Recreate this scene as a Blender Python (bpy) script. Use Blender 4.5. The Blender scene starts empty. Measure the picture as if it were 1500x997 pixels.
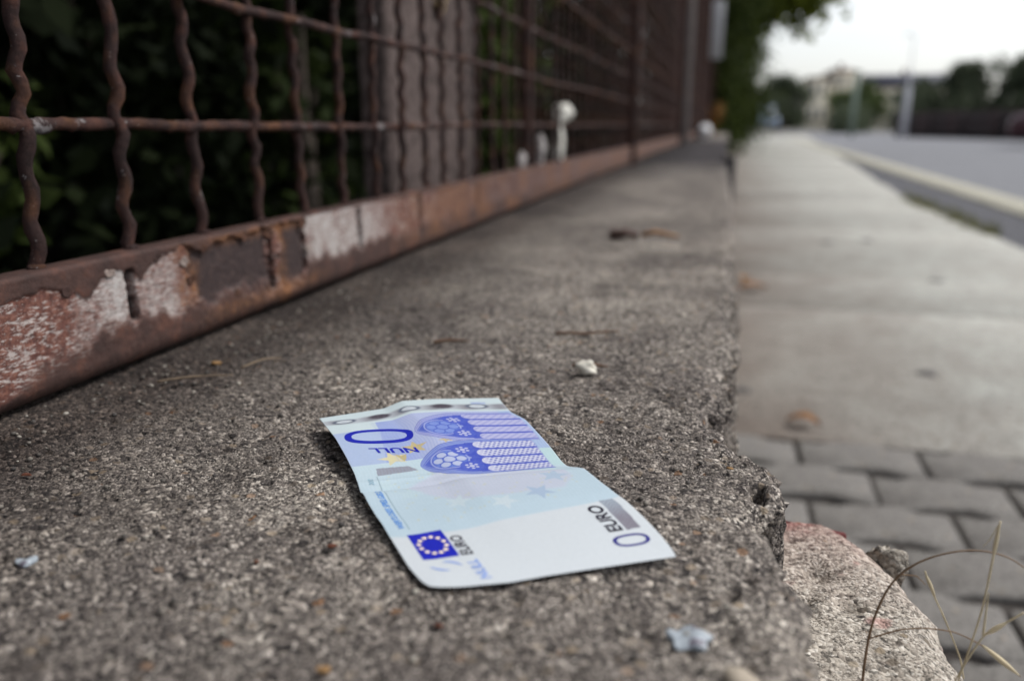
import bpy, bmesh, math, random
import numpy as np
from mathutils import Matrix, Vector
C = bpy.context.scene.collection
sc = bpy.context.scene
rad = math.radians

# ------------------------------------------------------------------ camera
cd = bpy.data.cameras.new('camera')
cam = bpy.data.objects.new('camera', cd); C.objects.link(cam)
cd.sensor_width = 36.0; cd.lens = 28.8; cd.clip_start = 0.01; cd.clip_end = 2000
R_ = Vector((0.9686919, 0.24826601, 0.0)); U_ = Vector((-0.06312787, 0.24631423, 0.96713193)); F_ = Vector((-0.24010598, 0.93685286, -0.2542751))
cam.matrix_world = Matrix(((R_.x, U_.x, -F_.x, 0.0), (R_.y, U_.y, -F_.y, 0.0), (R_.z, U_.z, -F_.z, 0.12), (0, 0, 0, 1)))
cd.dof.use_dof = True; cd.dof.focus_distance = 0.304; cd.dof.aperture_fstop = 5.9; cd.dof.aperture_blades = 0
sc.camera = cam
# ------------------------------------------------------------------ light
SUN_EL, SUN_AZ = rad(52), rad(62)          # azimuth measured from +Y (along the wall) towards +X (the road)
w = bpy.data.worlds.new('World'); sc.world = w; w.use_nodes = True
nt = w.node_tree; nt.nodes.clear()
sky = nt.nodes.new('ShaderNodeTexSky'); sky.sky_type = 'NISHITA'; sky.sun_disc = False
sky.sun_elevation = SUN_EL; sky.sun_rotation = SUN_AZ; sky.air_density = 1.0; sky.dust_density = 2.0; sky.ozone_density = 1.0
hs = nt.nodes.new('ShaderNodeHueSaturation'); hs.inputs['Saturation'].default_value = 0.27
bgn = nt.nodes.new('ShaderNodeBackground'); bgn.inputs['Strength'].default_value = 0.100
wo = nt.nodes.new('ShaderNodeOutputWorld')
nt.links.new(sky.outputs[0], hs.inputs['Color']); nt.links.new(hs.outputs[0], bgn.inputs['Color']); nt.links.new(bgn.outputs[0], wo.inputs[0])
sd = bpy.data.lights.new('sun', 'SUN'); sd.energy = 1.5; sd.angle = rad(16); sd.color = (1.0, 0.972, 0.925)
so = bpy.data.objects.new('sun', sd); C.objects.link(so)
sdir = Vector((math.sin(SUN_AZ) * math.cos(SUN_EL), math.cos(SUN_AZ) * math.cos(SUN_EL), math.sin(SUN_EL)))
so.rotation_euler = sdir.to_track_quat('Z', 'Y').to_euler(); so.location = sdir * 30
vs = sc.view_settings; vs.view_transform = 'Standard'; vs.look = 'None'; vs.exposure = 0.97; vs.gamma = 1.0; vs.use_curve_mapping = False
sc.render.engine = 'CYCLES'
cy = sc.cycles; cy.use_denoising = True; cy.denoiser = 'OPENIMAGEDENOISE'; cy.denoising_input_passes = 'RGB_ALBEDO_NORMAL'
cy.max_bounces = 6; cy.diffuse_bounces = 3; cy.glossy_bounces = 3; cy.transmission_bounces = 4; cy.transparent_max_bounces = 6
cy.caustics_reflective = False; cy.caustics_refractive = False; cy.sample_clamp_indirect = 6.0

# ------------------------------------------------------------------ numeric helpers
rng = np.random.default_rng(7); random.seed(7)
def _h(ix, iy, iz, seed):
    n = (ix * 374761393 + iy * 668265263 + iz * 1274126177 + seed * 974711) & 0xFFFFFFFF
    n = ((n ^ (n >> 13)) * 1274126177) & 0xFFFFFFFF
    n = ((n ^ (n >> 16)) * 2246822519) & 0xFFFFFFFF
    return ((n ^ (n >> 15)) & 0xFFFF) / 65535.0
def vn(P, s, seed=0):                       # smooth value noise in 0..1, s in cycles per metre
    Q = np.asarray(P, float) * s; I = np.floor(Q).astype(np.int64); T = Q - I; T = T * T * (3 - 2 * T)
    r = 0
    for dx in (0, 1):
        wx = T[..., 0] if dx else 1 - T[..., 0]
        for dy in (0, 1):
            wy = T[..., 1] if dy else 1 - T[..., 1]
            for dz in (0, 1):
                wz = T[..., 2] if dz else 1 - T[..., 2]
                r = r + wx * wy * wz * _h(I[..., 0] + dx, I[..., 1] + dy, I[..., 2] + dz, seed)
    return r
def fbm(P, s, o=3, seed=0):
    r = 0; a = 1; t = 0
    for k in range(o):
        r = r + a * vn(P, s * 2.03 ** k, seed + 17 * k); t += a; a *= 0.5
    return r / t
def ss(a, b, x):
    t = np.clip((np.asarray(x, float) - a) / (b - a), 0, 1); return t * t * (3 - 2 * t)
def lin(r, g, b):
    f = lambda c: (c / 255 / 12.92) if c / 255 <= 0.04045 else ((c / 255 + 0.055) / 1.055) ** 2.4
    return np.array([f(r), f(g), f(b)])
def gridf(nu, nv, close_u=False):           # quads of an nv x nu vertex grid
    i = np.arange(nv - 1)[:, None]; j = np.arange(nu if close_u else nu - 1)[None, :]
    j2 = (j + 1) % nu
    return np.stack([i * nu + j, i * nu + j2, (i + 1) * nu + j2, (i + 1) * nu + j], -1).reshape(-1, 4)
def wloc(o):
    v = np.zeros(3)
    while o is not None: v = v + np.array(o.location); o = o.parent
    return v
def mdata(name, V, F, mats=(), smooth=False, midx=None):
    if isinstance(F, np.ndarray): F = [F]
    V = np.asarray(V, np.float32).reshape(-1, 3)
    m = bpy.data.meshes.new(name); m.vertices.add(len(V)); m.vertices.foreach_set('co', V.ravel())
    tot = np.concatenate([np.full(len(f), f.shape[1], np.int32) for f in F if len(f)])
    lv = np.concatenate([f.ravel() for f in F if len(f)]).astype(np.int32)
    m.loops.add(len(lv)); m.loops.foreach_set('vertex_index', lv)
    m.polygons.add(len(tot)); st = np.concatenate([[0], np.cumsum(tot)[:-1]]).astype(np.int32)
    m.polygons.foreach_set('loop_start', st); m.polygons.foreach_set('loop_total', tot)
    if smooth: m.polygons.foreach_set('use_smooth', np.ones(len(tot), bool))
    for k in (mats if isinstance(mats, (list, tuple)) else [mats]): m.materials.append(k)
    if midx is not None: m.polygons.foreach_set('material_index', np.asarray(midx, np.int32))
    m.update(calc_edges=True); m.validate()
    return m
def link(name, data, parent=None, loc=(0, 0, 0), rot=None):
    o = bpy.data.objects.new(name, data); C.objects.link(o); o.location = loc
    if rot is not None: o.rotation_euler = rot
    if parent is not None: o.parent = parent
    return o
def mk(name, V, F, mat, parent=None, origin=None, smooth=False, midx=None):   # V in world coordinates
    V = np.asarray(V, float).reshape(-1, 3)
    base = wloc(parent) if parent is not None else np.zeros(3)
    o0 = base if origin is None else np.asarray(origin, float)
    return link(name, mdata(name, V - o0, F, mat, smooth, midx), parent, tuple(o0 - base))
def tag(o, label=None, cat=None, group=None, kind=None):
    if label: o['label'] = label
    if cat: o['category'] = cat
    if group: o['group'] = group
    if kind: o['kind'] = kind
    return o
def empty(name, loc, label=None, cat=None, group=None, kind=None):
    return tag(link(name, None, None, loc), label, cat, group, kind)
class MB:                                   # collects pieces for ONE mesh
    def __init__(s): s.V = []; s.F3 = []; s.F4 = []; s.n = 0
    def add(s, V, F):
        V = np.asarray(V, float).reshape(-1, 3); s.V.append(V)
        for f in (F if isinstance(F, list) else [F]):
            f = np.asarray(f); (s.F3 if f.shape[1] == 3 else s.F4).append(f + s.n)
        s.n += len(V)
    def get(s):
        F = []
        if s.F4: F.append(np.concatenate(s.F4))
        if s.F3: F.append(np.concatenate(s.F3))
        return np.concatenate(s.V), F
    def build(s, name, mat, parent=None, origin=None, smooth=False):
        V, F = s.get(); return mk(name, V, F, mat, parent, origin, smooth)
def tube(P, r, n=8, cap=True):
    P = np.asarray(P, float); r = np.broadcast_to(np.asarray(r, float), (len(P),))
    T = np.gradient(P, axis=0); T /= np.linalg.norm(T, axis=1)[:, None] + 1e-12
    ref = np.array([0, 0, 1.0]) if abs(T[:, 2]).mean() < 0.8 else np.array([1.0, 0, 0])
    A = np.cross(T, ref); A /= np.linalg.norm(A, axis=1)[:, None] + 1e-12; B = np.cross(T, A)
    th = np.linspace(0, 2 * np.pi, n, endpoint=False)
    V = P[:, None] + r[:, None, None] * (np.cos(th)[None, :, None] * A[:, None] + np.sin(th)[None, :, None] * B[:, None])
    F = gridf(n, len(P), True); V = V.reshape(-1, 3)
    if not cap: return V, [F]
    V = np.concatenate([V, P[:1], P[-1:]]); a = len(V) - 2; j = np.arange(n); k = (j + 1) % n; o = (len(P) - 1) * n
    return V, [F, np.stack([np.full(n, a), k, j], 1), np.stack([np.full(n, a + 1), o + j, o + k], 1)]
def box(x0, x1, y0, y1, z0, z1, b=0.0):     # box with chamfered edges
    if b <= 0:
        V = [(x, y, z) for z in (z0, z1) for y in (y0, y1) for x in (x0, x1)]
        return np.array(V), np.array([[0, 2, 3, 1], [4, 5, 7, 6], [0, 1, 5, 4], [2, 6, 7, 3], [0, 4, 6, 2], [1, 3, 7, 5]])
    bm = bmesh.new(); bmesh.ops.create_cube(bm, size=1.0)
    bmesh.ops.scale(bm, vec=(x1 - x0, y1 - y0, z1 - z0), verts=bm.verts)
    bmesh.ops.translate(bm, vec=((x0 + x1) / 2, (y0 + y1) / 2, (z0 + z1) / 2), verts=bm.verts)
    bmesh.ops.bevel(bm, geom=bm.edges[:], offset=b, segments=1, affect='EDGES')
    bm.verts.index_update(); V = np.array([v.co[:] for v in bm.verts])
    F3 = np.array([[v.index for v in f.verts] for f in bm.faces if len(f.verts) == 3]); F4 = np.array([[v.index for v in f.verts] for f in bm.faces if len(f.verts) == 4])
    bm.free(); return V, [F4, F3]
def rotz(V, a, c=(0, 0, 0)):
    V = np.asarray(V, float) - c; ca, sa = math.cos(a), math.sin(a)
    return np.stack([V[:, 0] * ca - V[:, 1] * sa, V[:, 0] * sa + V[:, 1] * ca, V[:, 2]], 1) + c
def prism(poly, z0, z1, b=0.0):             # convex-ish outline (counter-clockwise) raised from z0 to z1, top edge chamfered by b
    P = np.asarray(poly, float); n = len(P); c = P.mean(0)
    d = P - c; inn = c + d * (1 - b / np.linalg.norm(d, axis=1)[:, None])
    V = np.concatenate([np.c_[P, np.full(n, z0)], np.c_[P, np.full(n, z1 - b * 0.8)], np.c_[inn, np.full(n, z1)], [[c[0], c[1], z1]]])
    j = np.arange(n); k = (j + 1) % n
    return V, [np.concatenate([np.stack([j, k, k + n, j + n], 1), np.stack([j + n, k + n, k + 2 * n, j + 2 * n], 1)]), np.stack([j + 2 * n, k + 2 * n, np.full(n, 3 * n)], 1)]
def rock(c, r, seed, rough=0.35, sub=2):
    bm = bmesh.new(); bmesh.ops.create_icosphere(bm, subdivisions=sub, radius=1.0); bm.verts.index_update()
    V = np.array([v.co[:] for v in bm.verts]); F = np.array([[v.index for v in f.verts] for f in bm.faces]); bm.free()
    k = 1 + rough * (fbm(V + seed * 7.3, 1.3, 3, seed) - 0.5) * 2
    return V * k[:, None] * np.asarray(r) + c, F

# ------------------------------------------------------------------ materials
def newmat(name):
    m = bpy.data.materials.new(name); m.use_nodes = True; t = m.node_tree; return m, t, t.nodes['Principled BSDF']
def nd(t, typ, **kw):
    n = t.nodes.new(typ)
    for k, v in kw.items():
        if k.startswith('in_'): n.inputs[k[3:].replace('_', ' ')].default_value = v
        else: setattr(n, k, v)
    return n
def ramp(t, src, stops, interp='LINEAR'):
    r = t.nodes.new('ShaderNodeValToRGB'); r.color_ramp.interpolation = interp; e = r.color_ramp.elements
    while len(e) < len(stops): e.new(0.5)
    for k, (p, c) in enumerate(stops): e[k].position = p; e[k].color = (*[float(x) for x in c], 1) if hasattr(c, '__len__') else (c, c, c, 1)
    t.links.new(src, r.inputs[0]); return r.outputs[0]
def mixc(t, fac, a, b, mode='MIX'):
    n = t.nodes.new('ShaderNodeMix'); n.data_type = 'RGBA'; n.blend_type = mode
    for s, v in ((n.inputs[0], fac), (n.inputs[6], a), (n.inputs[7], b)):
        if hasattr(v, 'links') or isinstance(v, bpy.types.NodeSocket): t.links.new(v, s)
        elif hasattr(v, '__len__'): s.default_value = (*[float(x) for x in v], 1)
        else: s.default_value = v if s == n.inputs[0] else (v, v, v, 1)
    return n.outputs[2]
def coord(t, scale=1.0, out='Object'):
    tc = t.nodes.new('ShaderNodeTexCoord')
    if scale == 1.0: return tc.outputs[out]
    mp = nd(t, 'ShaderNodeMapping'); s = scale if hasattr(scale, '__len__') else (scale,) * 3
    mp.inputs['Scale'].default_value = s; t.links.new(tc.outputs[out], mp.inputs[0]); return mp.outputs[0]
def noise(t, vec, scale, detail=3, rough=0.55):
    n = nd(t, 'ShaderNodeTexNoise', in_Scale=scale, in_Detail=detail, in_Roughness=rough); t.links.new(vec, n.inputs['Vector']); return n.outputs[0]
def voro(t, vec, scale, feature='F1', rnd=1.0):
    n = nd(t, 'ShaderNodeTexVoronoi', feature=feature, in_Scale=scale, in_Randomness=rnd); t.links.new(vec, n.inputs['Vector']); return n
def bump(t, p, h, strength, dist):
    b = nd(t, 'ShaderNodeBump', in_Strength=strength, in_Distance=dist); t.links.new(h, b.inputs['Height']); t.links.new(b.outputs[0], p.inputs['Normal']); return b
def plain(name, rgb, rough=0.7, var=0.12, nscale=20.0, bmp=0.0, metallic=0.0, spec=0.3):
    m, t, p = newmat(name); c = coord(t); n = noise(t, c, nscale, 4)
    rgb = np.asarray(rgb, float)
    col = ramp(t, n, [(0.3, rgb * (1 - var)), (0.7, np.minimum(rgb * (1 + var), 0.95))]); t.links.new(col, p.inputs['Base Color'])
    p.inputs['Roughness'].default_value = rough; p.inputs['Metallic'].default_value = metallic; p.inputs['Specular IOR Level'].default_value = spec
    if bmp: bump(t, p, noise(t, c, nscale * 3, 4), 0.6, bmp)
    return m
def aggregate(name, stops, scale, tint_a, tint_b, grav=0.3, bdist=0.0008, stain=None, coarse=1.0):
    """coarse weathered concrete: coloured grains in a darker matrix, some bigger stones, broad staining"""
    m, t, p = newmat(name); c = coord(t)
    wrp = nd(t, 'ShaderNodeTexNoise', in_Scale=scale * 0.7, in_Detail=2.0); t.links.new(c, wrp.inputs['Vector'])
    mx = t.nodes.new('ShaderNodeVectorMath'); mx.operation = 'MULTIPLY_ADD'; mx.inputs[1].default_value = (0.9 / scale,) * 3
    t.links.new(wrp.outputs['Color'], mx.inputs[0]); t.links.new(c, mx.inputs[2]); cw = mx.outputs[0]
    v1 = voro(t, cw, scale); sep = t.nodes.new('ShaderNodeSeparateColor'); t.links.new(v1.outputs['Color'], sep.inputs[0])
    col = ramp(t, sep.outputs[0], stops, 'LINEAR')
    v0 = voro(t, cw, scale * 2.3); sep0 = t.nodes.new('ShaderNodeSeparateColor'); t.links.new(v0.outputs['Color'], sep0.inputs[0])
    fine = ramp(t, sep0.outputs[0], stops, 'LINEAR'); pm_ = ramp(t, noise(t, c, scale * 0.13, 3, 0.6), [(0.40, 0.0), (0.60, 0.92)])
    col = mixc(t, pm_, col, fine)
    v2 = voro(t, cw, scale * 0.32 * coarse); sep2 = t.nodes.new('ShaderNodeSeparateColor'); t.links.new(v2.outputs['Color'], sep2.inputs[0])
    gm = ramp(t, sep2.outputs[1], [(1 - grav - 0.01, 0), (1 - grav, 1)])
    ed = ramp(t, v2.outputs['Distance'], [(0.32, 1), (0.42, 0)]); gmm = mixc(t, 1.0, gm, ed, 'MULTIPLY')
    gcol = ramp(t, sep2.outputs[0], [(0.0, (0.05, 0.045, 0.045)), (0.35, (0.16, 0.14, 0.12)), (0.65, (0.26, 0.22, 0.17)), (0.85, (0.34, 0.31, 0.27)), (1.0, (0.2, 0.11, 0.06))])
    col = mixc(t, gmm, col, gcol)
    pit = ramp(t, noise(t, cw, scale * 0.55, 4, 0.7), [(0.34, 0.25), (0.46, 1.0)]); col = mixc(t, 1.0, col, pit, 'MULTIPLY')
    big = noise(t, c, 11.0, 8, 0.72); tin = ramp(t, big, [(0.34, tint_a), (0.66, tint_b)]); col = mixc(t, 1.0, col, tin, 'MULTIPLY')
    if stain is not None: col = stain(t, c, col)
    t.links.new(col, p.inputs['Base Color']); p.inputs['Roughness'].default_value = 0.9; p.inputs['Specular IOR Level'].default_value = 0.22
    ad = t.nodes.new('ShaderNodeMath'); ad.operation = 'MULTIPLY_ADD'; ad.inputs[1].default_value = -0.8
    t.links.new(v1.outputs['Distance'], ad.inputs[0]); t.links.new(noise(t, cw, scale * 0.4, 5, 0.75), ad.inputs[2])
    bump(t, p, ad.outputs[0], 0.9, bdist)
    return m
def leafmat(name, dark, light, trans=0.25):
    m, t, p = newmat(name); g = t.nodes.new('ShaderNodeNewGeometry')
    col = ramp(t, g.outputs['Random Per Island'], [(0.0, dark), (0.6, (np.array(dark) + np.array(light)) / 2), (1.0, light)])
    t.links.new(col, p.inputs['Base Color']); p.inputs['Roughness'].default_value = 0.75; p.inputs['Specular IOR Level'].default_value = 0.08
    tr = t.nodes.new('ShaderNodeBsdfTranslucent'); t.links.new(col, tr.inputs['Color'])
    mx = t.nodes.new('ShaderNodeMixShader'); mx.inputs[0].default_value = trans
    out = t.nodes['Material Output']; t.links.new(p.outputs[0], mx.inputs[1]); t.links.new(tr.outputs[0], mx.inputs[2]); t.links.new(mx.outputs[0], out.inputs[0])
    return m

GRAINS = [(0.0, (0.018, 0.017, 0.018)), (0.25, (0.06, 0.055, 0.055)), (0.5, (0.142, 0.131, 0.124)), (0.72, (0.24, 0.222, 0.205)), (0.9, (0.42, 0.395, 0.36)), (1.0, (0.66, 0.64, 0.60))]
def wall_patch_dirt(t, c, col):
    # darker patch on the coping further along (between about 2.4 and 7.5 m) and dirt lying along the rail
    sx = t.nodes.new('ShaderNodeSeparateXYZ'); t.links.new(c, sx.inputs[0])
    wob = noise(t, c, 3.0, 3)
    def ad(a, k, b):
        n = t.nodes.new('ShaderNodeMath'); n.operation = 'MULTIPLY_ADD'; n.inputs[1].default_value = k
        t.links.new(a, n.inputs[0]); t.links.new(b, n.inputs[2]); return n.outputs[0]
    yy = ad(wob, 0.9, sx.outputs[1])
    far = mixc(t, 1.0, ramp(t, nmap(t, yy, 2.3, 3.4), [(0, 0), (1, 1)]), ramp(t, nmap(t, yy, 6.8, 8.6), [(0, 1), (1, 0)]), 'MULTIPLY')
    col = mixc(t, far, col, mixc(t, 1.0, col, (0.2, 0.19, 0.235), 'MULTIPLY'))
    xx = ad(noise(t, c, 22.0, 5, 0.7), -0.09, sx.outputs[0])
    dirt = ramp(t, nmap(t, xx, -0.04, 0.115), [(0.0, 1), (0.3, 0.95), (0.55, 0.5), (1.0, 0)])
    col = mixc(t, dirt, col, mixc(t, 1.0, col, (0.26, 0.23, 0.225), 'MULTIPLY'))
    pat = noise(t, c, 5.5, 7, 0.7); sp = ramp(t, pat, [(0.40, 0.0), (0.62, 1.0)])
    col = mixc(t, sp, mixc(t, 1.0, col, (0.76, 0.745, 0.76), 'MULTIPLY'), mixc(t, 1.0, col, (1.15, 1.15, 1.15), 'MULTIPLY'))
    mid = noise(t, c, 38.0, 5, 0.7); col = mixc(t, ramp(t, mid, [(0.34, 0.75), (0.47, 0.0)]), col, mixc(t, 1.0, col, (0.42, 0.40, 0.40), 'MULTIPLY'))
    return col
def nmap(t, v, a, b):
    n = t.nodes.new('ShaderNodeMapRange'); n.inputs[1].default_value = a; n.inputs[2].default_value = b; t.links.new(v, n.inputs[0]); return n.outputs[0]
M_wall = aggregate('wall_concrete', GRAINS, 720.0, (0.72, 0.675, 0.65), (1.24, 1.185, 1.11), 0.22, 0.0012, wall_patch_dirt)
PALE = [(0.0, (0.05, 0.047, 0.045)), (0.2, (0.16, 0.145, 0.13)), (0.45, (0.34, 0.31, 0.28)), (0.75, (0.46, 0.43, 0.39)), (1.0, (0.62, 0.6, 0.57))]
def red_paint(t, c, col):                   # weathered remains of red paint on the block's far end
    sx = t.nodes.new('ShaderNodeSeparateXYZ'); t.links.new(c, sx.inputs[0])
    n = noise(t, c, 60.0, 5, 0.65)
    a = t.nodes.new('ShaderNodeMath'); a.operation = 'MULTIPLY_ADD'; a.inputs[1].default_value = 0.05; t.links.new(n, a.inputs[0]); t.links.new(sx.outputs[1], a.inputs[2])
    f = ramp(t, nmap(t, a.outputs[0], 0.125, 0.194), [(0.0, 0.0), (0.55, 0.12), (0.85, 0.32), (0.97, 0.7)])
    col = mixc(t, f, col, mixc(t, 0.6, (0.3, 0.07, 0.07), mixc(t, 1.0, col, (0.9, 0.45, 0.45), 'MULTIPLY')))
    sp = ramp(t, noise(t, c, 45.0, 3, 0.5), [(0.66, 0.0), (0.72, 0.6)])
    return mixc(t, sp, col, mixc(t, 1.0, col, (0.9, 0.5, 0.52), 'MULTIPLY'))
M_block = aggregate('block_concrete', PALE, 620.0, (0.85, 0.82, 0.78), (1.08, 1.04, 0.98), 0.12, 0.0008, red_paint)
def slab_stain(t, c, col):                  # brownish dirt washed against the foot of the wall
    sx = t.nodes.new('ShaderNodeSeparateXYZ'); t.links.new(c, sx.inputs[0])
    a = t.nodes.new('ShaderNodeMath'); a.operation = 'MULTIPLY_ADD'; a.inputs[1].default_value = 0.7; t.links.new(noise(t, c, 2.6, 5, 0.6), a.inputs[0]); t.links.new(sx.outputs[0], a.inputs[2])
    f = ramp(t, nmap(t, a.outputs[0], -0.25, 0.38), [(0.0, 1.0), (0.35, 0.55), (1.0, 0.0)])
    return mixc(t, f, col, mixc(t, 1.0, col, (0.6, 0.52, 0.49), 'MULTIPLY'))
M_slab = aggregate('slab_concrete', [(0, (0.265, 0.264, 0.25)), (0.5, (0.36, 0.36, 0.343)), (1, (0.44, 0.44, 0.42))], 240.0, (0.82, 0.78, 0.75), (1.12, 1.13, 1.1), 0.05, 0.0004, slab_stain)
M_paver = aggregate('paver_concrete', [(0, (0.11, 0.107, 0.104)), (0.5, (0.17, 0.165, 0.16)), (1, (0.23, 0.223, 0.216))], 380.0, (0.85, 0.82, 0.8), (1.1, 1.08, 1.04), 0.05, 0.0004)
M_sand = plain('joint_sand', (0.06, 0.052, 0.048), 0.95, 0.3, 60)
M_soil = plain('soil', (0.012, 0.010, 0.008), 0.95, 0.4, 12, 0.01)
M_earth = plain('far_ground', (0.14, 0.135, 0.12), 0.95, 0.2, 0.3)
M_asphalt = aggregate('asphalt', [(0, (0.135, 0.138, 0.15)), (0.5, (0.185, 0.189, 0.202)), (1, (0.24, 0.244, 0.256))], 120.0, (0.88, 0.88, 0.9), (1.08, 1.08, 1.1), 0.02, 0.001)
M_tar = aggregate('tar_strip', [(0, (0.05, 0.05, 0.055)), (0.5, (0.085, 0.085, 0.095)), (1, (0.13, 0.13, 0.14))], 150.0, (0.85, 0.85, 0.9), (1.1, 1.1, 1.1), 0.03, 0.001)
M_kerb = aggregate('kerb_concrete', [(0, (0.29, 0.28, 0.24)), (0.5, (0.38, 0.37, 0.325)), (1, (0.46, 0.45, 0.405))], 200.0, (0.9, 0.88, 0.82), (1.06, 1.05, 1.0), 0.05, 0.0005)

# ------------------------------------------------------------------ the ground
ZP = -0.38
gx = np.linspace(-400, 400, 33); gy = np.linspace(-100, 900, 41)
GX, GY = np.meshgrid(gx, gy)
o = mk('ground', np.stack([GX, GY, np.full_like(GX, ZP - 0.05)], -1), gridf(33, 41), M_earth); tag(o, kind='structure')
def xside(y): return 1.215 + np.maximum(0, np.asarray(y, float) - 6.0) * 0.066     # outer edge of the pavement
def xkerb(y): return 1.535 + 0.021 * np.asarray(y, float)
ys = np.concatenate([np.arange(-4, 20, 1.0), np.arange(20, 61, 4.0)])
# road
rv = np.stack([np.stack([xkerb(ys) + 0.2, ys, np.full_like(ys, ZP - 0.012)], 1), np.stack([np.full_like(ys, 40.0), ys, np.full_like(ys, ZP - 0.012)], 1)], 1)
o = mk('road', rv, gridf(2, len(ys)), M_asphalt); tag(o, kind='structure')
ysn = np.arange(-4, 15.6, 0.4); rag = (vn(np.stack([ysn * 0 + 3, ysn, ysn * 0], 1), 2.0, 5) - 0.5) * 0.05
rv = np.stack([np.stack([xside(ysn) - 0.06 + rag * 0, ysn, np.full_like(ysn, ZP - 0.007)], 1), np.stack([xkerb(ysn) + 0.05, ysn, np.full_like(ysn, ZP - 0.007)], 1)], 1)
o = mk('asphalt_strip', rv, gridf(2, len(ysn)), M_tar); tag(o, kind='structure')
# pale kerb stones between the strip and the road
kerb = empty('kerb', (1.6, 5, ZP - 0.03), kind='structure')
for i in range(46):
    y0 = -2.0 + i
    b = 0.012; x0 = float(xkerb(y0)); x1 = float(xkerb(y0 + 1))
    V, F = prism([(x0, y0 + 0.006), (x0 + 0.27 + 0.01 * i * (i < 30) * 0.4, y0 + 0.006), (x1 + 0.27 + 0.01 * (i + 1) * (i < 30) * 0.4, y0 + 0.994), (x1, y0 + 0.994)], ZP - 0.045, ZP + 0.004 + 0.002 * random.random(), b)
    mk('kerb_stone', V, F, M_kerb, kerb)
# concrete pavement slabs
pav = empty('pavement', (0.6, 3, ZP - 0.04), kind='structure')
edges = [1.337, 2.40, 2.93, 4.3, 5.8, 7.6, 9.6, 11.6, 13.6, 15.6, 18, 21, 25, 30, 36, 44]
for a, b in zip(edges[:-1], edges[1:]):
    n = 9; yy = np.linspace(a + 0.004, b - 0.004, n)
    rg = (vn(np.stack([yy, yy * 0, yy * 0 + a], 1), 3.0, 3) - 0.5) * 0.05
    xl = -0.12 if a < 40 else -0.12
    P = [(xl, y) for y in yy[::-1]] + [(float(xside(y)) + r, y) for y, r in zip(yy, rg)]
    P = [(xl, yy[0])] + [(float(xside(y)) + r, y) for y, r in zip(yy, rg)] + [(xl, yy[-1])]
    V, F = prism(P, ZP - 0.045, ZP + 0.0015 * random.random(), 0.006)
    mk('slab', V, F, M_slab, pav)
o = mk('joint_bed', *box(-0.12, 1.3, -1.0, 1.34, ZP - 0.045, ZP - 0.009), M_sand, pav)
# zigzag interlocking pavers
def paver_outline(x0, x1, y0, y1, g=0.0045):
    x0 += g; x1 -= g; y0 += g; y1 -= g; a = 0.0075; L = x1 - x0
    fr = [0.0, 0.18, 0.34, 0.66, 0.82, 1.0]; of = [0, 0, 2.1, 2.1, 0, 0]
    bot = [(x0 + L * f, y0 + a * q) for f, q in zip(fr, of)]
    top = [(x0 + L * f, y1 + a * q) for f, q in zip(fr, of)]
    return bot + top[::-1]
pm = []
for k in range(6):
    V, F = prism(paver_outline(-0.092, 0.092, -0.056, 0.056), -0.03, 0.0, 0.005)
    V[:, 2] += np.where(V[:, 2] > -0.02, (vn(V + k, 30, k) - 0.5) * 0.003, 0); pm.append(mdata('paver', V, F, M_paver))
row = 0; y = 1.335 - 0.056
while y > -0.45:
    off = 0.14 - 0.092 if row % 2 == 0 else 0.235 - 0.092
    for i in range(-1, 7):
        x = off + i * 0.1815
        if x < -0.05 or x > 1.17: continue
        link('paver', pm[random.randrange(6)], pav, tuple(np.array([x, y, ZP + random.uniform(-0.003, 0.0015)]) - wloc(pav)), (random.uniform(-.012, .012), random.uniform(-.012, .012), random.uniform(-.012, .012)))
    y -= 0.1115; row += 1
# raised bed of soil behind the fence
gx = np.linspace(-14, -0.4, 70); gy = np.linspace(-4, 40, 120); GX, GY = np.meshgrid(gx, gy); P = np.stack([GX, GY, GX * 0], -1)
P[..., 2] = -0.16 + (fbm(P, 1.5, 3, 4) - 0.5) * 0.12 - 0.05 * ss(-0.9, -0.5, GX)
o = mk('soil_bed', P, gridf(70, 120), M_soil, smooth=True); tag(o, kind='structure')

# ------------------------------------------------------------------ low concrete wall with a crumbled edge
EY = [-1.0, 0.0, 0.17, 0.187, 0.209, 0.225, 0.239, 0.25, 0.262, 0.272, 0.287, 0.296, 0.305, 0.312, 0.318, 0.330, 0.338, 0.349, 0.362, 0.40, 0.442, 0.70, 1.33, 1.6, 3.2, 40]
EX = [0.031, 0.031, 0.030, 0.027, 0.0285, 0.025, 0.0215, 0.0215, 0.0225, 0.027, 0.025, 0.020, 0.0165, 0.0105, 0.0060, 0.0020, 0.0000, -0.0005, 0.0035, 0.0080, 0.0105, 0.0125, 0.0145, 0.0115, 0.0, -0.01]
yr = np.concatenate([np.arange(-0.6, 0.10, 0.05), np.arange(0.10, 0.52, 0.0011), np.geomspace(0.52, 1.4, 230)[1:], np.geomspace(1.4, 40, 130)[1:]])
ut = np.concatenate([np.linspace(0, 0.5, 22), np.linspace(0.5, 1.0, 300)[1:]])     # across the top: 0 behind the fence .. 1 at the edge
nface = 26
rows = len(yr); xe = np.interp(yr, EY, EX)
q = np.stack([xe * 0, yr, xe * 0], 1)
near = ss(1.6, 0.6, yr)
xe = xe + ((fbm(q, 48, 3, 13) - 0.5) * 0.0075 * ss(0.28, 0.34, yr) + (np.abs(fbm(q, 95, 4, 11) - 0.5) - 0.12) * -0.016 + (vn(q, 420, 12) - 0.5) * 0.0018) * (0.25 + 0.75 * near)
XB = -0.41
xt = np.where(ut < 0.5, XB + (ut / 0.5) * (-0.315 - XB), 0)[None, :] + np.where(ut >= 0.5, 1, 0)[None, :] * (-0.315 + (ut[None, :] - 0.5) / 0.5 * (xe[:, None] + 0.315))
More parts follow.
